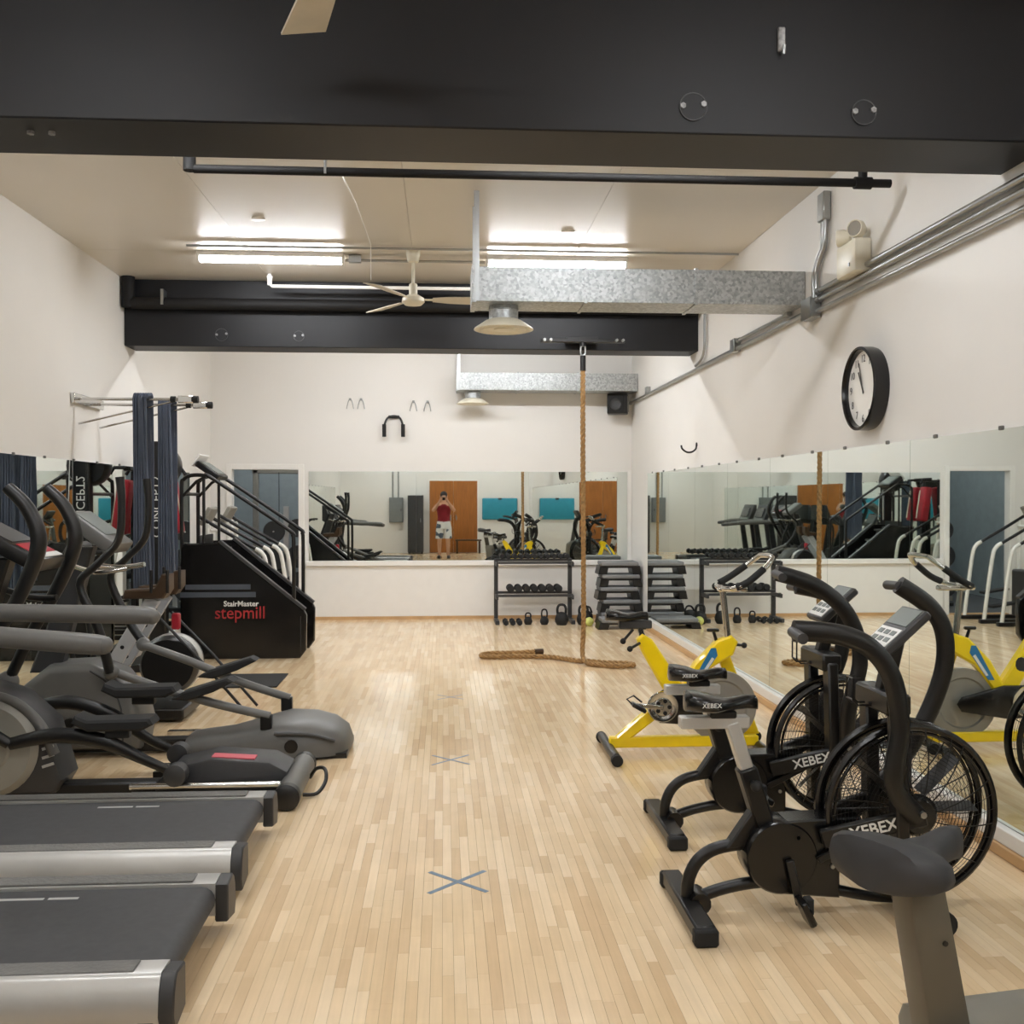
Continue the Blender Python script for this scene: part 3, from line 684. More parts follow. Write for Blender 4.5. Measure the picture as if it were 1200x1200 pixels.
    # moving arms
    for sg, pts in zip((-1, 1), arms):
        yy = sg*0.205
        P = [(WX-0.03, sg*0.17, 0.40)]+[(x_, yy, z_) for x_, z_ in pts]
        hb = Tb(P, 0.037, 'handle_arm', BLK, t, 12, sm=6, flat=0.75)
        e = Vector(P[-1]); Tb([e+Vector((0, -sg*0.01, -0.005)), e+Vector((0.012*sg, sg*0.13, -0.012))], 0.019, 'grip', DGREY, hb, 12)
        MB().lathe([(0.012, -0.02), (0.012, 0.02)], 'y', (WX-0.03, sg*0.195, 0.42), 10).build('pivot_bolt', CONDUIT, hb)
        MB().bar((WX-0.03, sg*0.115, 0.40), (0.47, sg*0.08, 0.22), 0.014, 0.025, bev=0.003).build('link_rod', BLK, hb)
    # bottle cage
    m = MB()
    for dy in (-0.03, 0.03): m.tube([(0.69, dy, 0.78), (0.64, dy, 0.78), (0.62, dy, 0.80), (0.62, dy, 0.88), (0.65, dy, 0.88)], 0.004, 6)
    m.tube([(0.62, -0.03, 0.80), (0.62, 0.03, 0.80)], 0.004, 6); m.tube([(0.62, -0.03, 0.88), (0.62, 0.03, 0.88)], 0.004, 6); m.tube([(0.69, 0, 0.78), (0.74, 0, 0.78)], 0.008, 6)
    m.build('bottle_cage', BLK, t)
    return t
arms_near = ([(0.70, 0.53), (0.72, 0.736), (0.69, 0.91), (0.61, 1.02), (0.49, 1.07), (0.33, 1.085)],
             [(0.98, 0.61), (1.08, 0.84), (1.09, 1.006), (1.03, 1.12), (0.90, 1.21)])
arms_far = ([(0.80, 0.60), (0.85, 0.80), (0.83, 0.95), (0.76, 1.07), (0.63, 1.165), (0.46, 1.22)],
            [(0.86, 0.60), (0.93, 0.80), (0.92, 0.98), (0.85, 1.08), (0.70, 1.12)])
air_bike((0.905, 3.72, 0), 'nearer black fan bike, arms apart, with wire fan wheel', arms_near, -0.015)
air_bike((1.03, 4.68, 0), 'farther black fan bike, standing before the yellow spin bike', arms_far, -0.075, 0.03)

# ================================================================ GREY UPRIGHT BIKE (bottom right corner)
t = thing('upright_bike', 'grey plastic exercise bike with big black saddle in the corner', 'exercise bike', (0.985, 2.06, 0), math.radians(8))
m = saddle(MB(), 0.31, 0.27, 0.862, 0.10, -0.155, nose=0.66); bmesh.ops.transform(m.bm, matrix=Matrix.Rotation(math.radians(22), 4, 'Z'), verts=m.bm.verts)
sd = m.build('saddle', mat('soft black saddle', (50, 51, 54), 0.6, var=0.06), t, 60)
MB().box((0.01, 0, 0.75), (0.09, 0.05, 0.04), bev=0.006).build('saddle_clamp', BLK, t)
pst = MB().prism([(-0.035, 0.755), (0.03, 0.765), (0.05, 0.74), (0.115, 0.43), (0.015, 0.43), (-0.03, 0.68)], -0.04, 0.04, bev=0.012, seg=2).build('seat_post', mat('taupe plastic', (92, 87, 76), 0.42), t)
MB().lathe([(0.006, -0.003), (0.006, 0)], 'y', (0.045, -0.04, 0.63), 8).build('screw', BLK, pst)
bd = MB().prism([(0.05, 0.12), (0.012, 0.42), (0.025, 0.452), (0.45, 0.455), (0.62, 0.50), (0.85, 0.57), (0.98, 0.48), (1.0, 0.30), (0.95, 0.12)], -0.09, 0.09, bev=0.02, seg=2).build('housing', mat('grey bike housing', (128, 125, 116), 0.4), t)
MB().prism([(0.18, 0.16), (0.16, 0.36), (0.22, 0.39), (0.9, 0.44), (0.93, 0.30), (0.88, 0.16)], -0.1, 0.1, bev=0.012).build('side_panel', MGREY, bd)
for xx in (0.08, 0.95):
    q = MB().box((xx, 0, 0.05), (0.09, 0.54, 0.06), bev=0.012).build('foot', MGREY, t)
    for yy in (-0.28, 0.28): B((xx, yy, 0.04), (0.1, 0.05, 0.075), 'end_cap', RUB, q, bev=0.01)
MB().box((0.5, 0, 0.10), (0.9, 0.09, 0.06), bev=0.01).build('base_beam', MGREY, t)
for sg, an in ((-1, 0.3), (1, 0.3+PI)):
    ca = MB().bar((0.5, sg*0.12, 0.29), (0.5+0.16*math.cos(an), sg*0.13, 0.29+0.16*math.sin(an)), 0.02, 0.03, bev=0.004).build('crank_arm', CHROME, t)
    B((0.5+0.16*math.cos(an), sg*0.19, 0.29+0.16*math.sin(an)), (0.1, 0.1, 0.03), 'pedal', BLK, ca, bev=0.006)
MB().bar((0.85, 0, 0.54), (0.74, 0, 1.1), 0.09, 0.07, bev=0.01, up=(0, 1, 0)).build('mast', MGREY, t)
Tb([(0.45, -0.25, 1.15), (0.6, -0.25, 1.12), (0.74, -0.2, 1.06), (0.76, 0, 1.04), (0.74, 0.2, 1.06), (0.6, 0.25, 1.12), (0.45, 0.25, 1.15)], 0.017, 'handlebar', BLK, t, 10, sm=4)
cs = B((0.72, 0, 1.18), (0.06, 0.30, 0.22), 'console', DGREY, t, bev=0.012, rot=(0, math.radians(30), 0)); B((0.685, 0, 1.20), (0.006, 0.22, 0.14), 'display', SCREEN, cs, rot=(0, math.radians(30), 0))

# ================================================================ YELLOW SPIN BIKE
t = thing('spin_bike', 'yellow spin bike with grey flywheel beside the mirrors', 'exercise bike', (1.0, 6.1, 0), 0)
for xx, nm in ((0, 'rear_foot'), (0.92, 'front_foot')):
    q = Tb([(xx, -0.28, 0.045), (xx, 0.28, 0.045)], 0.028, nm, BLK, t, 14)
    for yy in (-0.29, 0.29): MB().lathe([(0.034, -0.02), (0.034, 0.02)], 'y', (xx, yy, 0.036), 14).build('end_cap', RUB, q)
    if xx:
        for yy in (-0.2, 0.2): MB().lathe([(0.035, -0.014), (0.035, 0.014)], 'y', (xx+0.05, yy, 0.05), 16).build('wheel', RUB, q)
MB().bar((0, 0, 0.075), (0.92, 0, 0.075), 0.065, 0.06, bev=0.008, up=(0, 1, 0)).build('base_beam', YEL, t)
MB().prism([(0.02, 0.09), (0.12, 0.09), (0.40, 0.30), (0.36, 0.38), (0.30, 0.33)], -0.03, 0.03, bev=0.01).build('rear_stay', YEL, t)
MB().prism([(0.36, 0.34), (0.50, 0.34), (0.26, 0.70), (0.20, 0.735), (0.165, 0.70), (0.20, 0.62)], -0.035, 0.035, bev=0.012).build('seat_tube', YEL, t)
hd = MB().prism([(0.40, 0.34), (0.50, 0.36), (0.62, 0.52), (0.76, 0.60), (0.79, 0.68), (0.75, 0.72), (0.66, 0.69), (0.52, 0.55)], -0.035, 0.035, bev=0.012).build('head_tube', YEL, t)
for sg in (-1, 1): MB().prism([(0.50, 0.43), (0.54, 0.43), (0.66, 0.60), (0.65, 0.645), (0.62, 0.645)], sg*0.0355, sg*0.038).build('blue_decal', BLUE, hd)
for sg in (-1, 1): MB().prism([(0.54, 0.46), (0.555, 0.455), (0.64, 0.58), (0.625, 0.59)], sg*0.0381, sg*0.039).build('white_decal', WHT, hd)
MB().prism([(0.68, 0.60), (0.75, 0.62), (0.95, 0.10), (0.86, 0.08)], 0.05, 0.085, bev=0.008).build('fork', YEL, t)
MB().prism([(0.68, 0.60), (0.75, 0.62), (0.95, 0.10), (0.86, 0.08)], -0.085, -0.05, bev=0.008).build('fork', YEL, t) if False else None
fw = MB().lathe([(0.0, -0.012), (0.15, -0.012), (0.16, -0.022), (0.215, -0.022), (0.218, -0.018), (0.218, 0.018), (0.215, 0.022), (0.16, 0.022), (0.15, 0.012), (0, 0.012)], 'y', (0.69, 0, 0.285), 48).build('flywheel', mat('cast grey flywheel', (150, 147, 140), 0.38, 0.4), t)
MB().lathe([(0.03, -0.07), (0.03, 0.07)], 'y', (0.69, 0, 0.285), 16).build('axle', CHROME, fw)
MB().prism([(0.30, 0.20), (0.42, 0.19), (0.72, 0.24), (0.75, 0.285), (0.72, 0.33), (0.45, 0.40), (0.32, 0.40), (0.24, 0.35), (0.22, 0.29), (0.25, 0.23)], -0.075, -0.045, bev=0.01, seg=2).build('chain_guard', BLKG, t)
cr = MB().lathe([(0.0, -0.012), (0.05, -0.012), (0.055, -0.004), (0.06, -0.004), (0.07, -0.01), (0.092, -0.01), (0.095, 0.0), (0.0, 0.0)], 'y', (0.315, -0.076, 0.30), 36).build('chainring', CHROME, t)
for k in range(5):
    a = 2*PI*k/5; MB().lathe([(0.013, -0.003), (0.013, 0)], 'y', (0.315+0.038*math.cos(a), -0.0885, 0.30+0.038*math.sin(a)), 10).build('spider_hole', BLK, cr)
for sg, an in ((-1, PI-0.1), (1, -0.1)):
    ca = MB().bar((0.315, sg*0.098, 0.30), (0.315+0.165*math.cos(an), sg*0.105, 0.30+0.165*math.sin(an)), 0.02, 0.026, bev=0.004).build('crank_arm', CHROME, t)
    px, pz = 0.315+0.165*math.cos(an), 0.30+0.165*math.sin(an)
    m = MB().box((px, sg*0.16, pz), (0.09, 0.085, 0.024), bev=0.006, rot=(0, 0.5, 0)); m.tube([(px-0.03, sg*0.16, pz+0.01), (px-0.07, sg*0.16, pz+0.05), (px-0.03, sg*0.16, pz+0.07), (px+0.02, sg*0.16, pz+0.03)], 0.006, 6)
    m.build('pedal', BLK, ca)
MB().bar((0.215, 0, 0.66), (0.185, 0, 0.79), 0.035, 0.04, bev=0.004, up=(0, 1, 0)).build('seat_post', CHROME, t)
MB().box((0.16, 0, 0.79), (0.20, 0.05, 0.05), bev=0.006).build('seat_slider', DGREY, t)
saddle(MB(), 0.26, 0.20, 0.885, 0.07, -0.02).build('saddle', BLKG, t, 60)
for a, b in (((0.14, -0.03, 0.76), (0.07, -0.09, 0.70)), ((0.18, -0.04, 0.68), (0.11, -0.10, 0.655))):
    q = Tb([a, b], 0.009, 'lever', BLK, t, 8); MB().ball(b, 0.018).build('knob', RUB, q)
Tb([(0.67, 0, 0.66), (0.645, 0, 0.74)], 0.01, 'resistance_post', BLK, t, 8); MB().box((0.64, 0, 0.75), (0.075, 0.03, 0.02), bev=0.006).build('resistance_knob', BLK, t)
q = Tb([(0.78, 0, 0.66), (0.83, 0, 0.655)], 0.009, 'lever', BLK, t, 8); MB().ball((0.835, 0, 0.655), 0.018).build('knob', RUB, q)
Tb([(0.735, 0, 0.68), (0.70, 0, 1.0)], 0.02, 'handlebar_post', CHROME, t, 12)
hb = MB().box((0.76, 0, 1.0), (0.18, 0.06, 0.03), bev=0.008).build('handlebar_slider', CHROME, t)
for sg in (-1, 1):
    q = Tb([(0.70, 0, 1.01), (0.69, sg*0.08, 1.01), (0.72, sg*0.18, 1.02), (0.80, sg*0.2, 1.06), (0.92, sg*0.17, 1.15), (0.97, sg*0.12, 1.20)], 0.016, 'handlebar', CHROME, t, 10, sm=4)
    Tb([(0.73, sg*0.186, 1.025), (0.80, sg*0.2, 1.06), (0.90, sg*0.176, 1.135)], 0.021, 'grip', RUB, q, 10, sm=3)
Tb([(0.97, -0.12, 1.20), (0.985, 0, 1.205), (0.97, 0.12, 1.20)], 0.016, 'handlebar_front', CHROME, t, 10, sm=4)

# ================================================================ TREADMILLS
def treadmill(loc, label, rail=1.52):
    t = thing('treadmill', label, 'treadmill', loc, 0, 'treadmills in a row')
    L, W = 2.05, 0.86
    MB().box((-L/2-0.02, 0, 0.10), (L-0.10, W-0.16, 0.10), bev=0.01).build('deck', BLK, t)
    # belt around the rear roller
    r = 0.048; zt = 0.188; pr = [(-L+0.42, zt), (-0.10, zt)]
    for k in range(9):
        a = PI/2-PI*k/8; pr.append((-0.075+r*math.cos(a), zt-r+r*math.sin(a)))
    pr += [(-L+0.42, zt-2*r)]
    be = MB().prism(pr, -0.285, 0.285).build('belt', BELT, t)
    for xm, lm in ((-0.66, 0.15), (-0.52, 0.10)): B((xm, 0.21, zt+0.0006), (lm, 0.018, 0.001), 'belt_mark', mat('pale belt print', (170, 170, 168), 0.6), be)
    for sg in (-1, 1):
        y0, y1 = sg*0.295, sg*W/2
        sec = [(y0, 0.195), (y0, 0.08), (y1-sg*0.02, 0.045), (y1, 0.09), (y1-sg*0.012, 0.155), (y1-sg*0.03, 0.19), (y1-sg*0.045, 0.2)]
        rl = MB().prism(sec, -L+0.36, -0.03, plane='yz').build('side_rail', SILV, t, 50)
        B((-L/2+0.155, sg*0.345, 0.2), (L-0.53, 0.075, 0.008), 'foot_strip', GRIP, rl, bev=0.003)
        MB().prism([(y0, 0.19), (y0, 0.06), (y1-sg*0.02, 0.04), (y1+sg*0.002, 0.09), (y1-sg*0.01, 0.155), (y1-sg*0.03, 0.19), (y1-sg*0.045, 0.2)], -0.032, 0.015, bev=0.005, plane='yz').build('end_cap', DGREY, t)
    for yy in (-0.33, 0.33):
        MB().lathe([(0.03, 0), (0.03, 0.05)], 'z', (-0.14, yy, 0.0), 14).build('foot', RUB, t); MB().lathe([(0.03, 0), (0.03, 0.06)], 'z', (-L+0.2, yy, 0.0), 14).build('foot', RUB, t)
    MB().prism([(-L, 0.05), (-L+0.44, 0.05), (-L+0.44, 0.2), (-L+0.36, 0.27), (-L+0.14, 0.30), (-L+0.02, 0.24)], -W/2+0.02, W/2-0.02, bev=0.02, seg=2).build('motor_hood', MGREY, t)
    for sg in (-1, 1):
        MB().prism([(-L+0.20, 0.10), (-L+0.34, 0.10), (-L+0.47, 1.06), (-L+0.36, 1.10)], sg*0.40-0.03, sg*0.40+0.03, bev=0.012).build('upright', DGREY, t)
        ze = 1.0+0.018*sg; hx = -L+rail
        hr = Tb([(-L+0.40, sg*0.33, 1.05), (-L+0.40+(rail-0.4)*0.4, sg*0.33, 1.04), (hx-0.09, sg*0.33, ze+0.008), (hx, sg*0.33, ze)], [0.03, 0.04, 0.042, 0.036], 'handrail', MGREY, t, 16, sm=3)
        MB().ball((hx, sg*0.33, ze), 0.036).build('rail_end', MGREY, hr)
    c = MB().prism([(-L+0.28, 1.10), (-L+0.42, 1.0), (-L+0.50, 1.02), (-L+0.34, 1.42), (-L+0.28, 1.42)], -0.40, 0.40, bev=0.015, seg=2).build('console', DGREY, t)
    B((-L+0.435, 0, 1.24), (0.012, 0.5, 0.22), 'display', BLKG, c, rot=(0, math.radians(-22), 0), bev=0.003)
    B((-L+0.478, 0, 1.08), (0.012, 0.6, 0.07), 'key_panel', SCREEN, c, rot=(0, math.radians(-22), 0), bev=0.003)
    Tb([(-L+0.50, -0.30, 1.06), (-L+0.60, -0.26, 1.05), (-L+0.62, 0, 1.05), (-L+0.60, 0.26, 1.05), (-L+0.50, 0.30, 1.06)], 0.018, 'grab_bar', MGREY, t, 10, sm=4)
    return t
treadmill((-0.775, 3.33, 0), 'grey treadmill closest to the camera', 1.0)
treadmill((-0.79, 4.37, 0), 'second grey treadmill, beside the elliptical trainers')
treadmill((-0.76, 2.27, 0), 'grey treadmill before the nearest one, seen only in mirrors', 1.0)

# ================================================================ ELLIPTICALS
# near one: user faces the left wall
t = thing('elliptical_trainer', 'dark elliptical with red and white console and rear roller foot', 'elliptical', (-0.78, 5.42, 0), 0, 'elliptical trainers')
q = Tb([(0, -0.30, 0.07), (0, 0.30, 0.07)], 0.062, 'rear_foot', MGREY, t, 20)
for yy in (-0.315, 0.315): MB().lathe([(0.066, -0.03), (0.06, -0.045), (0.06, 0.045), (0.066, 0.03)] if False else [(0.05, -0.035), (0.066, -0.025), (0.066, 0.025), (0.05, 0.035)], 'y', (0, yy, 0.067), 20).build('end_cap', BLK, q)
MB().box((-1.05, 0, 0.05), (2.0, 0.10, 0.06), bev=0.01).build('base_frame', BLK, t)
rh = MB().prism([(-0.03, 0.05), (-0.03, 0.14), (-0.12, 0.19), (-0.42, 0.215), (-0.62, 0.17), (-0.70, 0.09), (-0.70, 0.05)], -0.12, 0.16, bev=0.015, seg=2).build('rear_housing', DGREY, t)
MB().prism([(-0.20, 0.1985), (-0.20, 0.2045), (-0.42, 0.2185), (-0.42, 0.2135)], -0.09, -0.01).build('pink_decal', PINK, rh)
for yy in (-0.20, 0.20):
    rl = Tb([(-0.05, yy, 0.10), (-0.80, yy, 0.10)], 0.016, 'track_rail', CHROME, t, 10)
    B((-0.42, yy, 0.045), (0.75, 0.03, 0.05), 'rail_support', BLK, rl)
for sg, dx, dz in ((-1, 0.0, 0.0), (1, -0.10, 0.08)):
    pa = Tb([(-0.56+dx, sg*0.22, 0.165), (-0.72+dx, sg*0.22, 0.24), (-0.92+dx, sg*0.22, 0.335+dz/2), (-1.15+dx, sg*0.22, 0.37+dz), (-1.38+dx, sg*0.22, 0.33+dz)], [0.022, 0.028, 0.04, 0.04, 0.03], 'pedal_arm', BLK, t, 12, sm=5, flat=0.7)
    MB().lathe([(0.04, -0.045), (0.055, -0.04), (0.055, 0.04), (0.04, 0.045)], 'y', (-0.565+dx, sg*0.22, 0.165), 20).build('roller', DGREY, pa)
    pd = MB().prism([(-0.98, 0.40+dz), (-0.72, 0.40+dz), (-0.66, 0.43+dz), (-0.68, 0.46+dz), (-0.98, 0.455+dz), (-1.04, 0.48+dz), (-1.06, 0.44+dz)], sg*0.22-0.075, sg*0.22+0.075, bev=0.012).build('pedal', RUB, pa)
    B((-0.85, sg*0.22, 0.385+dz), (0.12, 0.05, 0.06), 'pedal_bracket', BLK, pa, bev=0.005)
    Tb([(-1.38+dx, sg*0.22, 0.33+dz), (-1.52, sg*0.24, 0.44), (-1.58, sg*0.25, 0.56)], [0.028, 0.03, 0.04], 'link_arm', BLK, pa, 12, sm=4)
    ha = Tb([(-1.58, sg*0.25, 0.56), (-1.44, sg*0.25, 0.85), (-1.30, sg*0.25, 1.10), (-1.22, sg*0.25, 1.33), (-1.27, sg*0.25, 1.50), (-1.37, sg*0.25, 1.61)], [0.03, 0.03, 0.036, 0.04, 0.036, 0.03], 'handle_arm', BLK, t, 12, sm=5)
    MB().ball((-1.58, sg*0.25, 0.56), (0.06, 0.04, 0.06)).build('pivot_cap', MGREY, ha)
hs = MB().lathe([(0.0, -0.17), (0.22, -0.17), (0.25, -0.14), (0.25, 0.14), (0.22, 0.17), (0, 0.17)], 'y', (-1.52, 0, 0.29), 40).build('flywheel_cover', LGREY, t)
MB().lathe([(0.0, -0.012), (0.11, -0.010), (0.12, 0.0), (0.0, 0.001)], 'y', (-1.52, -0.17, 0.29), 32).build('centre_cap', LGREY, hs)
fh = MB().prism([(-2.0, 0.05), (-1.2, 0.05), (-1.16, 0.12), (-1.24, 0.40), (-1.40, 0.55), (-1.62, 0.62), (-1.95, 0.50)], -0.135, 0.135, bev=0.03, seg=2).build('front_housing', DGREY, t)
for k in range(3): B((-1.225, -0.137, 0.20+0.045*k), (0.06, 0.006, 0.014), 'vent_slot', SILV, fh, rot=(0, -0.3, 0))
Tb([(-1.60, -0.11, 0.57), (-1.40, -0.12, 0.52), (-1.27, -0.12, 0.40), (-1.20, -0.12, 0.25)], 0.028, 'fender', MGREY, fh, 12, sm=4)
MB().prism([(-1.86, 0.5), (-1.66, 0.55), (-1.44, 1.25), (-1.58, 1.25)], -0.05, 0.05, bev=0.012).build('mast', BLK, t)
cm = Matrix.Translation((-1.56, 0, 1.32)) @ Matrix.Rotation(math.radians(58), 4, 'Y')
def part(m, name, mt, par, M=None):
    if M is not None: bmesh.ops.transform(m.bm, matrix=M, verts=m.bm.verts)
    return m.build(name, mt, par)
c = part(MB().box((0, 0, 0), (0.42, 0.34, 0.08), bev=0.015, seg=2), 'console', BLK, t, Matrix.Translation((-1.44, 0, 1.31)) @ Matrix.Rotation(math.radians(28), 4, 'Y'))
CM = Matrix.Translation((-1.44, 0, 1.31)) @ Matrix.Rotation(math.radians(28), 4, 'Y')
part(MB().box((-0.08, 0, 0.042), (0.22, 0.28, 0.006), bev=0.002), 'display', DGREY, c, CM)
part(MB().box((0.10, 0, 0.042), (0.10, 0.28, 0.006), bev=0.002), 'red_panel', RED, c, CM)
part(MB().box((0.175, 0, 0.042), (0.04, 0.28, 0.006), bev=0.002), 'white_panel', WHT, c, CM)
Tb([(-1.62, -0.12, 1.10), (-1.45, -0.22, 1.02), (-1.30, -0.2, 1.02)], 0.017, 'fixed_grip', BLK, t, 10, sm=4)
Tb([(-1.62, 0.12, 1.10), (-1.45, 0.22, 1.02), (-1.30, 0.2, 1.02)], 0.017, 'fixed_grip', BLK, t, 10, sm=4)
Tb([(0.06, 0.1, 0.05), (0.10, 0.05, 0.11), (0.15, 0.0, 0.12), (0.16, -0.05, 0.07), (0.12, -0.10, 0.02), (0.05, -0.12, 0.02)], 0.010, 'power_cable', BLK, t, 8, sm=5)

# far one with domed rear drive
t = thing('elliptical_trainer', 'grey elliptical with domed rear housing and slim curved handles', 'elliptical', (-0.60, 6.35, 0), 0, 'elliptical trainers')
rings = []
for (x, hw, z) in ((0.03, 0.10, 0.06), (0.0, 0.20, 0.12), (-0.08, 0.27, 0.17), (-0.20, 0.31, 0.20), (-0.36, 0.30, 0.21), (-0.52, 0.26, 0.17), (-0.70, 0.22, 0.12), (-0.95, 0.20, 0.09)):
    ring = []
    for k in range(20):
        a = PI*k/19; c_, s_ = math.cos(a), math.sin(a)
        ring.append((x, hw*math.copysign(abs(c_)**0.6, c_), 0.02+z*abs(s_)**0.6))
    rings.append(ring)
dm = MB().loft(rings).build('rear_dome', MGREY, t, 50)
Tb([(-0.05, -0.26, 0.11), (-0.2, -0.30, 0.16), (-0.4, -0.29, 0.165)], 0.012, 'dome_ridge', DGREY, dm, 8, sm=4)
MB().lathe([(0.04, -0.02), (0.04, 0.0)], 'y', (-0.30, -0.285, 0.09), 16).build('axle_cap', BLK, dm)
MB().prism([(0.02, 0.0), (0.02, 0.03), (-0.95, 0.03), (-0.95, 0.0)], -0.24, 0.24).build('base_plate', BLK, dm)
MB().box((-1.25, 0, 0.05), (0.9, 0.12, 0.07), bev=0.01).build('base_frame', BLK, t)
for sg, dz, dx in ((1, 0.10, 0.0), (-1, 0.0, -0.06)):
    pa = Tb([(-0.38+dx, sg*0.20, 0.25+dz*0.3), (-0.70+dx, sg*0.20, 0.33+dz*0.6), (-1.0+dx, sg*0.20, 0.42+dz), (-1.3+dx, sg*0.20, 0.53+dz)], 0.026, 'pedal_arm', MGREY, t, 12, sm=3)
    B((-0.40+dx, sg*0.20, 0.215+dz*0.3), (0.07, 0.05, 0.09), 'crank_block', BLK, pa, bev=0.006)
    pd = MB().prism([(-1.05, 0.40), (-0.98, 0.44), (-0.72, 0.52), (-0.68, 0.50), (-0.80, 0.44), (-0.95, 0.39)], sg*0.20-0.07, sg*0.20+0.07, bev=0.01)
    part(pd, 'pedal', RUB, pa, Matrix.Translation((0.10+dx, 0, dz*0.6-0.03)))
    ha = Tb([(-1.3+dx, sg*0.24, 0.53+dz), (-1.42, sg*0.27, 0.80), (-1.52, sg*0.27, 1.05), (-1.42, sg*0.27, 1.17), (-1.30, sg*0.27, 1.31), (-1.28, sg*0.27, 1.53), (-1.29, sg*0.27, 1.68)], [0.03, 0.028, 0.024, 0.022, 0.022, 0.022, 0.026], 'handle_arm', BLK, t, 12, sm=5)
    MB().ball((-1.30+dx, sg*0.22, 0.53+dz), 0.045).build('pivot_cap', MGREY, ha)
fh = MB().prism([(-1.95, 0.05), (-1.22, 0.05), (-1.20, 0.20), (-1.25, 0.38), (-1.36, 0.51), (-1.52, 0.57), (-1.75, 0.56), (-1.95, 0.40)], -0.17, 0.17, bev=0.05, seg=3).build('front_housing', MGREY, t)
Tb([(-1.31, -0.172, 0.10), (-1.32, -0.172, 0.30), (-1.38, -0.172, 0.44), (-1.50, -0.172, 0.53)], 0.006, 'seam', DGREY, fh, 6, sm=3)
MB().lathe([(0.03, -0.012), (0.03, 0.0)], 'y', (-1.62, -0.172, 0.22), 16).build('cap', BLK, fh)
MB().prism([(-1.90, 0.5), (-1.72, 0.5), (-1.52, 1.26), (-1.62, 1.26)], -0.05, 0.05, bev=0.012).build('mast', DGREY, t)
CM = Matrix.Translation((-1.50, 0, 1.35)) @ Matrix.Rotation(math.radians(36), 4, 'Y')
c = part(MB().box((0, 0, 0), (0.34, 0.36, 0.08), bev=0.015, seg=2), 'console', MGREY, t, CM)
part(MB().box((-0.03, 0, 0.042), (0.22, 0.28, 0.006), bev=0.002), 'display', SCREEN, c, CM)
for sg in (-1, 1): Tb([(-1.62, sg*0.10, 1.15), (-1.45, sg*0.2, 1.12), (-1.28, sg*0.18, 1.14)], 0.017, 'fixed_grip', CHROME, t, 10, sm=4)
B((-1.0, 0.42, 0.02), (0.4, 0.06, 0.03), 'level_bar', CHROME, t)

# ================================================================ STEPPER WITH SILVER ARMS (between ellipticals and mats)
t = thing('stepper', 'stepper with two inclined silver arms and dark foot cups', 'stepper', (-2.0, 7.40, 0), 0)
for yy in (-0.16, 0.16):
    ar = MB().bar((-0.42, yy, 0.20), (-0.02, yy, 0.86), 0.10, 0.035, bev=0.006, up=(0, 1, 0)).build('step_arm', mat('pale silver paint', (186, 188, 192), 0.4, 0.2), t)
    for k in range(5):
        u = 0.15+0.17*k; MB().lathe([(0.014, -0.052), (0.014, -0.048)], 'y', (-0.42+0.40*u, yy, 0.20+0.66*u), 10).build('hole', BLK, ar)
    fp = MB().prism([(-0.22, 0.86), (0.06, 0.86), (0.10, 0.92), (0.10, 1.03), (0.05, 1.03), (0.0, 0.93), (-0.2, 0.92)], yy-0.075, yy+0.075, bev=0.01).build('foot_cup', BRZ, ar)
    for xx in (-0.02, 0.09): Tb([(xx, yy-0.07, 0.90), (xx, yy-0.07, 1.06)], 0.012, 'toe_post', BLK, ar, 8)
MB().lathe([(0.0, -0.13), (0.18, -0.13), (0.205, -0.09), (0.205, -0.045)], 'y', (0.06, 0, 0.38), 36).build('fan_cover', BLK, t)
MB().lathe([(0.205, -0.045), (0.212, -0.04), (0.212, 0.04), (0.205, 0.045)], 'y', (0.06, 0, 0.38), 36).build('silver_band', SILV, t)
MB().lathe([(0.205, 0.045), (0.205, 0.09), (0.18, 0.13), (0, 0.13)], 'y', (0.06, 0, 0.38), 36).build('fan_cover', BLK, t)
MB().box((-0.25, 0, 0.06), (0.9, 0.5, 0.08), bev=0.012).build('base', BLK, t)
for yy in (-0.12, 0.22): Tb([(0.0, yy, 0.72), (0.30, yy, 0.40), (0.62, yy, 0.02)], 0.011, 'strut', BLK, t, 8)
Tb([(-0.5, -0.2, 0.1), (-0.62, -0.2, 0.9), (-0.5, -0.2, 1.15), (-0.35, -0.2, 1.18)], 0.018, 'handrail', BLK, t, 10, sm=4)
Tb([(-0.5, 0.2, 0.1), (-0.62, 0.2, 0.9), (-0.5, 0.2, 1.15), (-0.35, 0.2, 1.18)], 0.018, 'handrail', BLK, t, 10, sm=4)
B((-0.62, 0, 1.15), (0.06, 0.36, 0.2), 'console', DGREY, t, bev=0.01, rot=(0, 0.5, 0))
RB = B((0.05, 0.15, 0.66), (0.06, 0.05, 0.12), 'red_bracket', RED, t, bev=0.01)
tag(B((-1.62, 8.75, 0.008), (0.50, 0.62, 0.012), 'floor_mat', RUB, bev=0.003), 'thin black mat on the floor before the stair climber', 'mat')

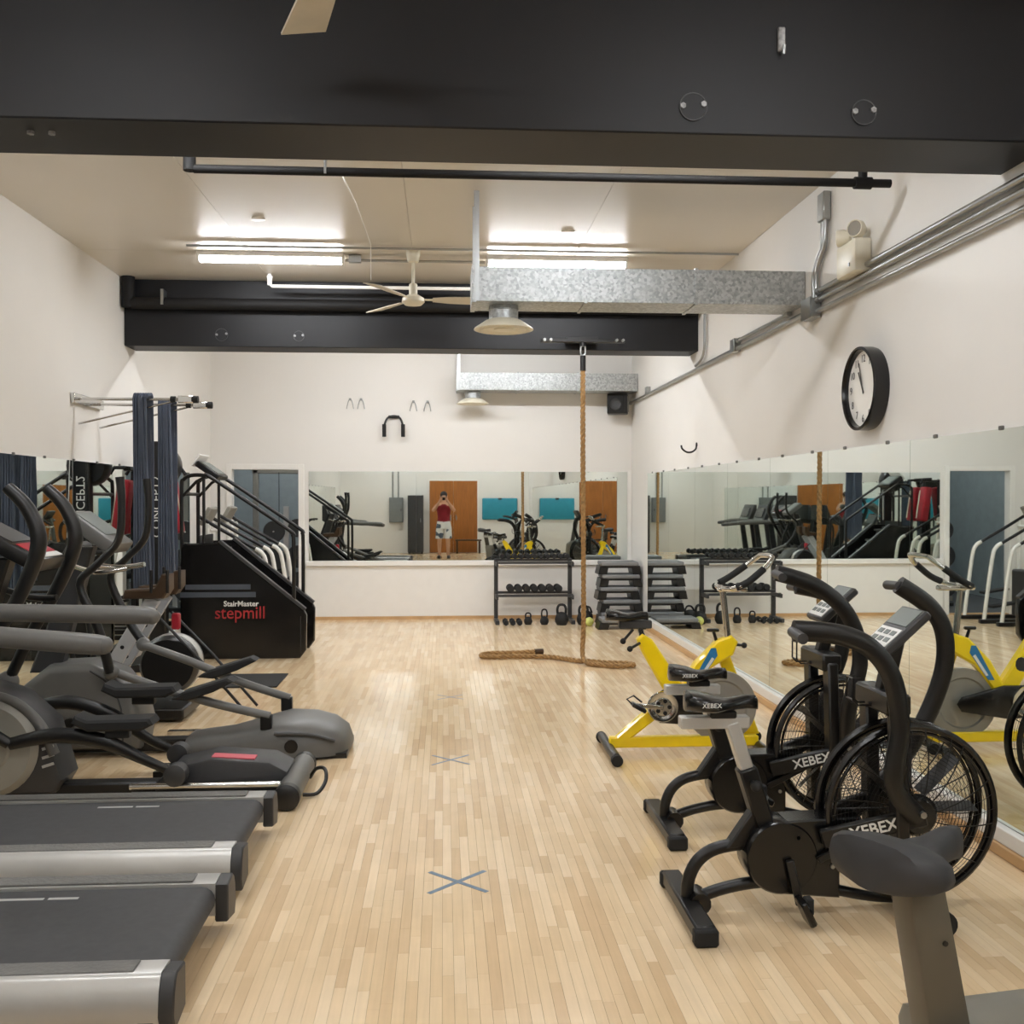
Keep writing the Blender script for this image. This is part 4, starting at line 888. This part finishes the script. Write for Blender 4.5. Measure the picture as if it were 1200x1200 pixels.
# ================================================================ HANGING MATS ON RACK
t = thing('band_rack', 'chrome wall rack with two long pegs', 'rack', (XL, 8.67, 2.36), 0)
B((0.02, 0, 0), (0.03, 0.7, 0.08), 'wall_plate', CHROME, t, bev=0.004)
for yy in (-0.25, 0.25):
    pg = Tb([(0.03, yy, 0), (0.94, yy, 0)], 0.012, 'peg', CHROME, t, 10)
    Tb([(0.76, yy, 0), (0.80, yy, 0)], 0.026, 'stop_collar', RUB, pg, 12)
    B((0.88, yy, 0.0), (0.13, 0.045, 0.06), 'end_block', CHROME, pg, bev=0.008)
    Tb([(0.93, yy, 0), (0.98, yy, 0)], 0.03, 'rubber_tip', RUB, pg, 12)
    Tb([(0.03, yy, -0.20), (0.80, yy, -0.012)], 0.008, 'brace', CHROME, pg, 8)
for (yy, x0, nm) in ((8.42, -2.49, 'nearer'), (8.92, -2.43, 'farther')):
    bt = thing('strap_bundle', 'bundle of long blue-grey straps hanging on the %s rack peg' % nm, 'straps', (x0, yy, 2.36), 0, 'strap bundles on the rack')
    for i in range(7):
        rj = random.Random(i+int(yy*100)); m = MB(); x = i*0.0205; Lh = 1.55+rj.uniform(-0.06, 0.03); pts = []
        for u in range(7): pts.append((x+rj.uniform(-0.003, 0.003)-0.006*u*(1 if i > 3 else 0), -0.034-rj.uniform(0, 0.006), -Lh*(1-u/6.0)))
        for k in range(1, 6): pts.append((x, -0.034*math.cos(PI*k/6), 0.034*math.sin(PI*k/6)))
        for u in range(7): pts.append((x+rj.uniform(-0.003, 0.003), 0.034+rj.uniform(0, 0.006), -Lh*u/6.0))
        rings = []
        for (px, py, pz) in pts:
            k = math.sqrt(py*py+max(pz, 0)**2)/0.034 if pz > 0 else 1
            fy = 0.010 if pz <= 0 else 0.006
            d = Vector((0, py, max(pz, 0))).normalized()*0.018
            rings.append([(px-0.0098, py, pz), (px-0.007, py+d.y, pz+d.z), (px+0.007, py+d.y, pz+d.z), (px+0.0098, py, pz)])
        m.loft(rings).build('strap', MATBLUE, bt)
# ski machine: black column with vertical lettering
t = thing('ski_machine', 'tall black ski trainer column with vertical white lettering', 'ski machine', (-2.62, 9.55, 0), 0)
MB().box((0, 0, 1.08), (0.15, 0.12, 2.0), bev=0.015).build('column', BLK, t)
MB().lathe([(0.0, -0.1), (0.17, -0.1), (0.19, -0.06), (0.19, 0.06), (0.17, 0.1), (0, 0.1)], 'y', (-0.02, 0.13, 1.86), 28).build('fan_housing', BLK, t)
text('lettering', 'CONCEPT2', 0.11, (0.0, -0.062, 1.48), (PI/2, -PI/2, 0), WHT, t, 0.001)
MB().box((0.0, 0, 0.04), (0.5, 0.6, 0.07), bev=0.01).build('base', BLK, t)
for sg in (-1, 1):
    q = Tb([(0.09, sg*0.05, 2.0), (0.10, sg*0.10, 1.2)], 0.004, 'pull_cord', WHT, t, 6); Tb([(0.10, sg*0.10, 1.2), (0.10, sg*0.10, 1.06)], 0.016, 'grip', RUB, q, 8)
# red padded machine seen in the mirror behind the mats
t = thing('padded_machine', 'black framed machine with two tall red pads beside the stair climber', 'machine', (-2.76, 10.45, 0), 0)
for yy in (-0.17, 0.17):
    p = MB().box((0, yy, 1.47), (0.12, 0.20, 0.55), bev=0.03, seg=3, rot=(0, math.radians(-8), 0)).build('pad', RED, t)
    MB().box((0.068, yy-0.06, 1.47), (0.006, 0.03, 0.45), rot=(0, math.radians(-8), 0)).build('pale_stripe', CREAM, p)
MB().box((-0.06, 0, 0.95), (0.06, 0.08, 1.85), bev=0.008).build('column', BLK, t)
MB().box((-0.06, 0, 1.86), (0.07, 0.5, 0.06), bev=0.008).build('top_bar', BLK, t)
for yy in (-0.25, 0.25): Tb([(-0.06, yy, 1.86), (0.06, yy, 1.86), (0.10, yy, 1.80)], 0.018, 'grip', RUB, t, 10)
MB().box((0.0, 0, 0.04), (0.36, 0.6, 0.07), bev=0.01).build('base', BLK, t)

# ================================================================ STAIR CLIMBER
t = thing('stair_climber', 'black stair climbing machine with handrails and red lettering', 'stair climber', (-1.34, 10.35, 0), 0)
PROF = [(-1.18, 0.02), (-1.20, 0.10), (-1.20, 1.08), (-1.16, 1.12), (-0.83, 1.13), (-0.02, 0.47), (0.005, 0.42), (0.0, 0.08), (-0.06, 0.0), (-1.15, 0.0)]
for sg in (-1, 1):
    y = sg*0.33
    sp = MB().prism(PROF, y-0.035, y+0.035, bev=0.012).build('side_panel', BLKG, t)
    MB().bar((-0.83, y, 1.145), (-0.01, y, 0.475), 0.03, 0.075, bev=0.004, up=(0, 1, 0)).build('edge_trim', DGREY, sp)
    if sg < 0:
        for zz, hh in ((0.70, 0.05), (0.625, 0.05)): B((-0.84, y-0.0365, zz), (0.62 if zz > 0.65 else 0.72, 0.003, hh), 'grey_band', mat('grey stripe', (74, 80, 90), 0.4), sp)
        text('lettering', 'StairMaster', 0.072, (-0.62, y-0.0375, 0.535), (PI/2, 0, 0), WHT, sp, 0.001, 0.0015)
        text('red_lettering', 'stepmill', 0.17, (-0.63, y-0.0375, 0.445), (PI/2, 0, 0), REDT, sp, 0.001, 0.001, 0.92)
        B((-0.05, y-0.037, 0.23), (0.006, 0.004, 0.36), 'panel_seam', DGREY, sp)
    Tb([(-1.19, y, 1.05), (-1.19, y, 1.66), (-1.17, y, 1.74), (-1.10, y, 1.78), (-0.98, y, 1.78), (-0.88, y, 1.74), (-0.18, y, 1.26), (-0.13, y, 1.20), (-0.12, y, 1.10), (-0.12, y, 0.50)], 0.019, 'handrail', BLK, t, 10, sm=4)
    Tb([(-1.18, y, 1.58), (-1.05, y, 1.72), (-0.96, y, 1.77)], 0.015, 'brace', BLK, t, 10)
    Tb([(-0.98, y, 1.12), (-0.98, y, 1.78)], 0.015, 'post', BLK, t, 10)
    Tb([(-0.70, y, 1.0), (-0.70, y, 1.62)], 0.015, 'post', BLK, t, 10) if False else None
for k in range(6):
    z = 0.22+0.165*k; x = -0.10-0.15*k
    MB().box((x-0.09, 0, z), (0.20, 0.58, 0.03), bev=0.005).build('step_tread', DGREY, t)
    MB().box((x-0.185, 0, z+0.075), (0.012, 0.58, 0.15)).build('step_riser', BLK, t)
MB().box((-1.08, 0, 0.6), (0.22, 0.58, 1.0), bev=0.01).build('drive_housing', BLK, t)
CM = Matrix.Translation((-1.0, 0, 1.80)) @ Matrix.Rotation(math.radians(35), 4, 'Y')
c = part(MB().box((0, 0, 0.04), (0.26, 0.44, 0.06), bev=0.012), 'console', BLK, t, CM)
part(MB().box((0, 0, 0.073), (0.2, 0.36, 0.006), bev=0.002), 'display', SCREEN, c, CM)
part(MB().box((-0.15, 0, 0.06), (0.02, 0.40, 0.14), bev=0.004), 'reading_rack', TRIM, c, CM)
Tb([(-1.19, -0.33, 1.6), (-1.19, 0.33, 1.6)], 0.017, 'cross_bar', BLK, t, 10)

# ================================================================ WHITE TUBE STEPPERS by the doorway
def tube_machine(loc, label):
    t = thing('tube_machine', label, 'machine', loc, 0, 'white tube machines by the doorway')
    for yy in (-0.24, 0.24):
        Tb([(0.12, yy, 0.05), (0.02, yy, 0.80), (-0.03, yy, 0.95), (-0.10, yy, 1.0)], 0.024, 'white_leg', WTUBE, t, 12, sm=4)
        Tb([(-0.10, yy, 1.0), (-0.45, yy, 1.20), (-0.72, yy, 1.36)], 0.02, 'handrail', BLK, t, 10)
        Tb([(-0.60, yy, 0.05), (-0.62, yy, 1.28)], 0.024, 'white_leg', WTUBE, t, 12)
        B((-0.25, yy, 0.03), (0.86, 0.06, 0.05), 'skid', BLK, t, bev=0.006)
    for yy in (-0.1, 0.1): MB().box((-0.2, yy, 0.30+yy*0.8), (0.34, 0.13, 0.03), bev=0.006, rot=(0, 0.15, 0)).build('pedal', RUB, t)
    B((-0.55, 0, 0.35), (0.14, 0.4, 0.6), 'body', DGREY, t, bev=0.02); B((-0.66, 0, 1.36), (0.05, 0.4, 0.22), 'console', LGREY, t, bev=0.01, rot=(0, 0.5, 0))
    Tb([(-0.60, -0.24, 1.2), (-0.60, 0.24, 1.2)], 0.02, 'cross_bar', WTUBE, t, 10)
    return t
tube_machine((-1.98, 11.65, 0), 'white-legged stepper behind the stair climber')
tube_machine((-1.93, 12.45, 0), 'white-legged stepper right in front of the doorway')

# ================================================================ DUMBBELL RACK
t = thing('dumbbell_rack', 'dark metal dumbbell rack under the far mirror', 'rack', (1.13, 12.72, 0), 0)
for xx in (-0.47, 0.47):
    B((xx, 0.12, 0.40), (0.05, 0.06, 0.80), 'upright', DGREY, t, bev=0.005); B((xx, -0.02, 0.025), (0.05, 0.46, 0.05), 'foot', DGREY, t, bev=0.006)
    for zz in (0.33, 0.74): B((xx, -0.02, zz), (0.03, 0.36, 0.05), 'arm', DGREY, t)
for zz in (0.33, 0.74):
    for yy in (-0.14, 0.08): B((0, yy, zz+0.02+0.1*(yy+0.14)), (0.96, 0.05, 0.03), 'shelf_rail', DGREY, t)
def dumbbell_mesh(r, L, hexa=True):
    m1 = MB().tube([(0, -L/2, 0), (0, L/2, 0)], 0.014, 10)
    hds = []
    for s in (-1, 1):
        hds.append(MB().lathe([(r*0.75, s*(L/2-0.005)-0.036), (r, s*(L/2-0.005)-0.024), (r, s*(L/2-0.005)+0.024), (r*0.75, s*(L/2-0.005)+0.036)], 'y', (0, 0, 0), 6 if hexa else 16))
    return m1, hds
def dumbbell(loc, r, label, group, hexa=True):
    t = thing('dumbbell', label, 'dumbbell', loc, 0, group)
    m1, hds = dumbbell_mesh(r, 0.20, hexa); m1.build('handle', CHROME, t)
    for h in hds: h.build('head', RUB, t)
    return t
d0 = dumbbell((0.72, 12.69, 0.84), 0.036, 'small black dumbbell in the row on the rack\'s top shelf', 'top shelf dumbbells')
d0['label'] = 'small black dumbbell on the rack\'s top shelf, first from the left'
for i in range(1, 11): dup(d0, (0.72+0.0815*i, 12.69, 0.84), None, 'small black dumbbell on the rack\'s top shelf, %s from the left' % ordn[i])
d1_ = dumbbell((0.83, 12.69, 0.435), 0.046, 'larger black dumbbell in the row on the rack\'s middle shelf', 'middle shelf dumbbells', False)
d1_['label'] = 'larger black dumbbell on the rack\'s middle shelf, first from the left'
for i in range(1, 7): dup(d1_, (0.83+0.1*i, 12.69, 0.435), None, 'larger black dumbbell on the rack\'s middle shelf, %s from the left' % ordn[i])
def kettlebell(loc, r, label, hh=1.0, m=RUB):
    t = thing('kettlebell', label, 'kettlebell', loc, 0, 'kettlebells under the rack')
    MB().lathe([(0.0, 0), (r*0.7, 0), (r*0.95, r*0.45), (r, r*0.9), (r*0.8, r*1.5), (r*0.35, r*1.85), (0, r*1.9)], 'z', (0, 0, 0), 20).build('bell', m, t)
    Tb([(-r*0.55, 0, r*1.45), (-r*0.62, 0, r*(1.7+0.5*hh)), (-r*0.35, 0, r*(1.9+0.8*hh)), (r*0.35, 0, r*(1.9+0.8*hh)), (r*0.62, 0, r*(1.7+0.5*hh)), (r*0.55, 0, r*1.45)], r*0.19, 'handle', m, t, 10, sm=4)
kettlebell((1.04, 12.50, 0), 0.052, 'small kettlebell on the floor, left of the pair under the rack')
kettlebell((1.24, 12.48, 0), 0.055, 'tall-handled kettlebell on the floor under the rack', 1.8)
kettlebell((1.45, 12.44, 0), 0.085, 'large kettlebell on the floor under the rack beside the rope', 1.2)
kettlebell((1.72, 12.44, 0), 0.085, 'largest kettlebell at the right end of the rack', 1.0)
for i in range(3):
    q = dumbbell((0.76+0.085*i, 12.50, 0.036), 0.036, 'tiny dumbbell lying on the floor under the rack, %s from the left' % ordn[i], 'floor dumbbells')
tag(MB().ball((1.77, 12.28, 0.055), 0.055).build('small_ball', GREENB), 'small pale ball on the floor beside the step stack', 'ball')
t = thing('weight_bag', 'floppy black bag slumped beside the step stack', 'bag', (1.79, 12.68, 0), 0)
MB().ball((0, 0, 0.075), (0.085, 0.13, 0.075)).build('bag_body', RUB, t); Tb([(-0.06, 0, 0.12), (-0.02, 0, 0.19), (0.04, 0, 0.19), (0.07, 0, 0.12)], 0.012, 'strap', BLK, t, 8, sm=3)

# ================================================================ AEROBIC STEP STACK
def aero_step(loc, rz, label, sx=0.62, sy=0.36, h=0.155, leg=True):
    t = thing('aerobic_step', label, 'step', loc, rz, 'stacked aerobic steps')
    B((0, 0, h-0.025), (sx*0.86, sy, 0.05), 'platform', STEP, t, bev=0.015, seg=2)
    for s in (-1, 1):
        MB().prism([(s*sx*0.26, h-0.05), (s*sx*0.46, h-0.05), (s*sx*0.5, 0.0), (s*sx*0.30, 0.0)], -sy/2+0.02, sy/2-0.02, bev=0.01).build('leg', BLK, t)
    B((0, 0, h-0.06), (sx*0.6, sy*0.9, 0.03), 'under_frame', BLK, t)
    return t
zs = 0.0
for k, (dx, nm) in enumerate(((0.0, 'bottom'), (0.02, 'second'), (-0.015, 'third'), (0.01, 'fourth'), (0.0, 'top'))):
    aero_step((2.17+dx, 12.55, zs), 0, 'grey and black aerobic step, %s of the corner stack' % nm, 0.54); zs += 0.1555
aero_step((2.13, 12.08, 0), 0, 'grey aerobic step on the floor before the corner stack', 0.60, 0.34, 0.13)

# ================================================================ BEHIND THE CAMERA (seen in the mirrors)
d2 = struct(B((0.28, YF+0.012, 1.045), (1.46, 0.02, 2.13), 'door_2', TRIM))
for i, xx in enumerate((-0.065, 0.625)):
    lf = B((xx, YF+0.03, 1.045), (0.685, 0.03, 2.07), 'door_leaf', DOORW, d2, bev=0.004)
    B((0.28+(-0.08 if i == 0 else 0.08), YF+0.055, 1.02), (0.03, 0.03, 0.16), 'handle', CHROME, lf, bev=0.006)
t = thing('wall_panel', 'teal padded panel on the wall beside the brown door', 'panel', (1.62, YF, 0.96), 0)
B((0, 0.035, 0.31), (1.02, 0.07, 0.62), 'pad', TEAL, t, bev=0.03, seg=3); B((0, 0.08, 0.60), (0.10, 0.02, 0.05), 'hook', BLK, t)
t = thing('electrical_panel', 'light grey electrical panel on the wall by the door', 'panel', (-1.36, YF, 0.88), 0)
B((0, 0.06, 0.36), (0.40, 0.12, 0.72), 'box', PANELG, t, bev=0.008); B((0, 0.125, 0.36), (0.36, 0.01, 0.68), 'cover', PANELG, t, bev=0.003); B((0.14, 0.135, 0.36), (0.02, 0.015, 0.06), 'latch', BLK, t)
for yy in (-0.1, 0.06): Tb([(yy, 0.06, 0.72), (yy, 0.06, ZC-0.88)], 0.02, 'conduit', CONDUIT, t, 8)
t = thing('locker', 'dark grey tall steel cabinet beside the brown door', 'cabinet', (-0.80, YF+0.26, 0), 0)
B((0, 0, 0.85), (0.44, 0.45, 1.62), 'body', DGREY, t, bev=0.006); B((0, 0.23, 0.87), (0.40, 0.012, 1.54), 'door', DGREY, t, bev=0.004); B((0.14, 0.245, 0.95), (0.02, 0.02, 0.12), 'handle', CHROME, t)
for xx in (-0.18, 0.18):
    for yy in (-0.18, 0.18): B((xx, yy, 0.02), (0.05, 0.05, 0.045), 'foot', BLK, t)
t = thing('bench', 'low dark wooden bench in front of the brown door', 'bench', (0.70, YF+0.35, 0), 0)
B((0, 0, 0.38), (0.75, 0.28, 0.04), 'seat', BRZ, t, bev=0.005)
for xx in (-0.32, 0.32):
    for yy in (-0.1, 0.1): B((xx, yy, 0.18), (0.05, 0.05, 0.36), 'leg', BRZ, t)

# ---- room beyond doorway: plate rack and cable tower
t = thing('cable_tower', 'pale grey cable machine in the room past the doorway', 'machine', (-2.45, 15.4, 0), 0)
for xx in (-0.35, 0.35): B((xx, 0, 1.0), (0.08, 0.1, 2.0), 'column', LGREY, t, bev=0.01); B((xx, 0, 0.03), (0.1, 0.8, 0.06), 'foot', LGREY, t)
B((0, 0, 1.97), (0.8, 0.1, 0.08), 'top_bar', LGREY, t, bev=0.01)
for k in range(8): B((0, 0, 0.15+0.06*k), (0.3, 0.12, 0.055), 'weight_plate', BLK, t, bev=0.004)
Tb([(0, -0.06, 0.6), (0, -0.06, 1.95)], 0.006, 'cable', BLK, t, 6)
t = thing('plate_tree', 'weight plate tree in the room past the doorway', 'rack', (-2.2, 14.4, 0), 0)
B((0, 0, 0.75), (0.07, 0.07, 1.4), 'post', SILV, t); B((0, 0, 0.03), (0.5, 0.4, 0.05), 'base', BLK, t)
for k, (xx, zz, r) in enumerate(((-0.16, 1.1, 0.15), (0.16, 1.15, 0.13), (-0.17, 0.72, 0.17), (0.17, 0.75, 0.16), (-0.18, 0.32, 0.2), (0.19, 0.34, 0.2))):
    q = MB().lathe([(0.03, -0.08), (r*0.95, -0.08), (r, -0.07), (r, -0.05), (r*0.8, -0.045), (0.03, -0.045)], 'y', (xx, 0, zz), 24).build('plate', DGREY, t)
    Tb([(xx*0.3, 0, zz), (xx, 0, zz), (xx, -0.12, zz)], 0.015, 'peg', CHROME, t, 8)
t = thing('weight_bench', 'black bench with grey frame past the doorway', 'bench', (-1.35, 15.3, 0), 0)
B((0, 0, 0.45), (0.28, 0.9, 0.08), 'seat', RUB, t, bev=0.02, seg=2); B((0, 0, 0.05), (0.4, 0.08, 0.06), 'foot', LGREY, t); B((0, -0.3, 0.23), (0.06, 0.06, 0.4), 'post', LGREY, t); B((0, 0.3, 0.23), (0.06, 0.06, 0.4), 'post', LGREY, t)
B((0, 0.3, 0.03), (0.4, 0.08, 0.05), 'foot', LGREY, t)

# ================================================================ THE PERSON TAKING THE PICTURE (seen in the far mirror)
pt = thing('person', 'person in dark red tank top and patterned shorts photographing the room', 'person', (0.0, -0.34, 0), 0)
V = []; E_ = []; RD = []
def jv(p, r, par=None):
    V.append(p); RD.append(r); i = len(V)-1
    if par is not None: E_.append((par, i))
    return i
pel = jv((0, 0, 0.95), (0.155, 0.115)); wa = jv((0, 0, 1.08), (0.135, 0.10), pel); ch = jv((0, -0.01, 1.27), (0.165, 0.115), wa); sh = jv((0, -0.01, 1.40), (0.11, 0.085), ch)
nk = jv((0, 0.0, 1.47), (0.056, 0.056), sh); h0 = jv((0, 0.02, 1.54), (0.072, 0.08), nk); h1 = jv((0, 0.025, 1.62), (0.08, 0.098), h0); h2 = jv((0, 0.02, 1.69), (0.065, 0.08), h1)
for s in (-1, 1):
    hp = jv((s*0.095, 0, 0.88), (0.085, 0.09), pel); kn = jv((s*0.11, 0.02 if s > 0 else 0.06, 0.49), (0.058, 0.06), hp); cf = jv((s*0.112, 0.0, 0.36), (0.055, 0.058), kn)
    an = jv((s*0.115, -0.02, 0.10), (0.036, 0.04), cf); he = jv((s*0.116, -0.02, 0.045), (0.04, 0.042), an); jv((s*0.13, 0.13, 0.03), (0.042, 0.026), he)
    so = jv((s*0.175, -0.01, 1.385), (0.06, 0.06), sh); el = jv((s*0.29, 0.12, 1.24), (0.04, 0.042), so); wr = jv((s*0.13, 0.27, 1.46), (0.027, 0.03), el)
    pm = jv((s*0.095, 0.285, 1.515), (0.022, 0.034), wr)
    for fz in range(4):
        k1 = jv((s*0.085, 0.305, 1.525+0.018*fz), (0.009, 0.009), pm); k2 = jv((s*0.055, 0.318, 1.530+0.019*fz), (0.0085, 0.0085), k1); jv((s*(0.035-0.003*abs(fz-1.5)), 0.312, 1.532+0.019*fz), (0.0075, 0.0075), k2)
    th1 = jv((s*0.085, 0.262, 1.52), (0.011, 0.011), pm); jv((s*0.06, 0.255, 1.54), (0.0095, 0.0095), th1)
me = bpy.data.meshes.new('body'); me.from_pydata(V, E_, [])
bo = bpy.data.objects.new('body', me); COL.objects.link(bo); bo.parent = pt; me.materials.append(SKIN)
sk = bo.modifiers.new('skin', 'SKIN'); sk.use_smooth_shade = True
for i, r in enumerate(RD): me.skin_vertices[0].data[i].radius = r
me.skin_vertices[0].data[0].use_root = True
ss = bo.modifiers.new('sub', 'SUBSURF'); ss.levels = 2; ss.render_levels = 2
def ring(c, rx, ry, n=20): return [(c[0]+rx*math.cos(2*PI*k/n), c[1]+ry*math.sin(2*PI*k/n), c[2]) for k in range(n)]
MB().loft([ring((0, 0, 0.93), 0.175, 0.135), ring((0, 0, 1.08), 0.16, 0.125), ring((0, -.01, 1.26), 0.185, 0.138), ring((0, -.01, 1.36), 0.165, 0.12), ring((0, -.01, 1.42), 0.10, 0.09)]).build('tank_top', SHIRT, pt, 60)
sm_ = MB().loft([ring((0, 0, 0.97), 0.172, 0.132), ring((0, 0, 0.84), 0.195, 0.145), ring((0, 0.01, 0.78), 0.20, 0.14)])
for s in (-1, 1): sm_.loft([ring((s*0.098, 0.005, 0.83), 0.105, 0.13), ring((s*0.11, 0.03, 0.52), 0.105, 0.11)])
sm_.build('shorts', SHORTS, pt, 60)
hm = MB()
hm.ball((0, -0.002, 1.665), (0.094, 0.105, 0.098)); hb_ = hm.build('hair', HAIR, pt, 60)
fcx = MB(); fcx.ball((0, 0.125, 1.605), (0.016, 0.022, 0.024)); fcx.build('nose', SKIN, pt, 60)
for s in (-1, 1):
    MB().ball((s*0.033, 0.113, 1.635), (0.014, 0.008, 0.009)).build('eye', WHT, pt); MB().ball((s*0.033, 0.120, 1.635), (0.006, 0.004, 0.006)).build('pupil', BLK, pt)
    MB().ball((s*0.092, 0.02, 1.615), (0.012, 0.022, 0.034)).build('ear', SKIN, pt)
    m = MB(); m.ball((s*0.128, 0.055, 0.042), (0.05, 0.135, 0.045)); m.box((s*0.126, 0.045, 0.012), (0.09, 0.26, 0.022), bev=0.008); m.build('shoe', BLK, pt, 60)
MB().ball((0, 0.110, 1.563), (0.024, 0.008, 0.007)).build('mouth', mat('lips', (170, 92, 86), 0.5), pt)
ph = thing('smartphone', 'black smartphone held up in both hands by the person', 'phone', (0, -0.045, 1.56), 0)
B((0, 0, 0), (0.15, 0.009, 0.075), 'phone_body', BLKG, ph, bev=0.004); MB().lathe([(0.008, 0), (0.008, 0.002)], 'y', (0.05, 0.0045, 0.02), 12).build('lens', BLK, ph)
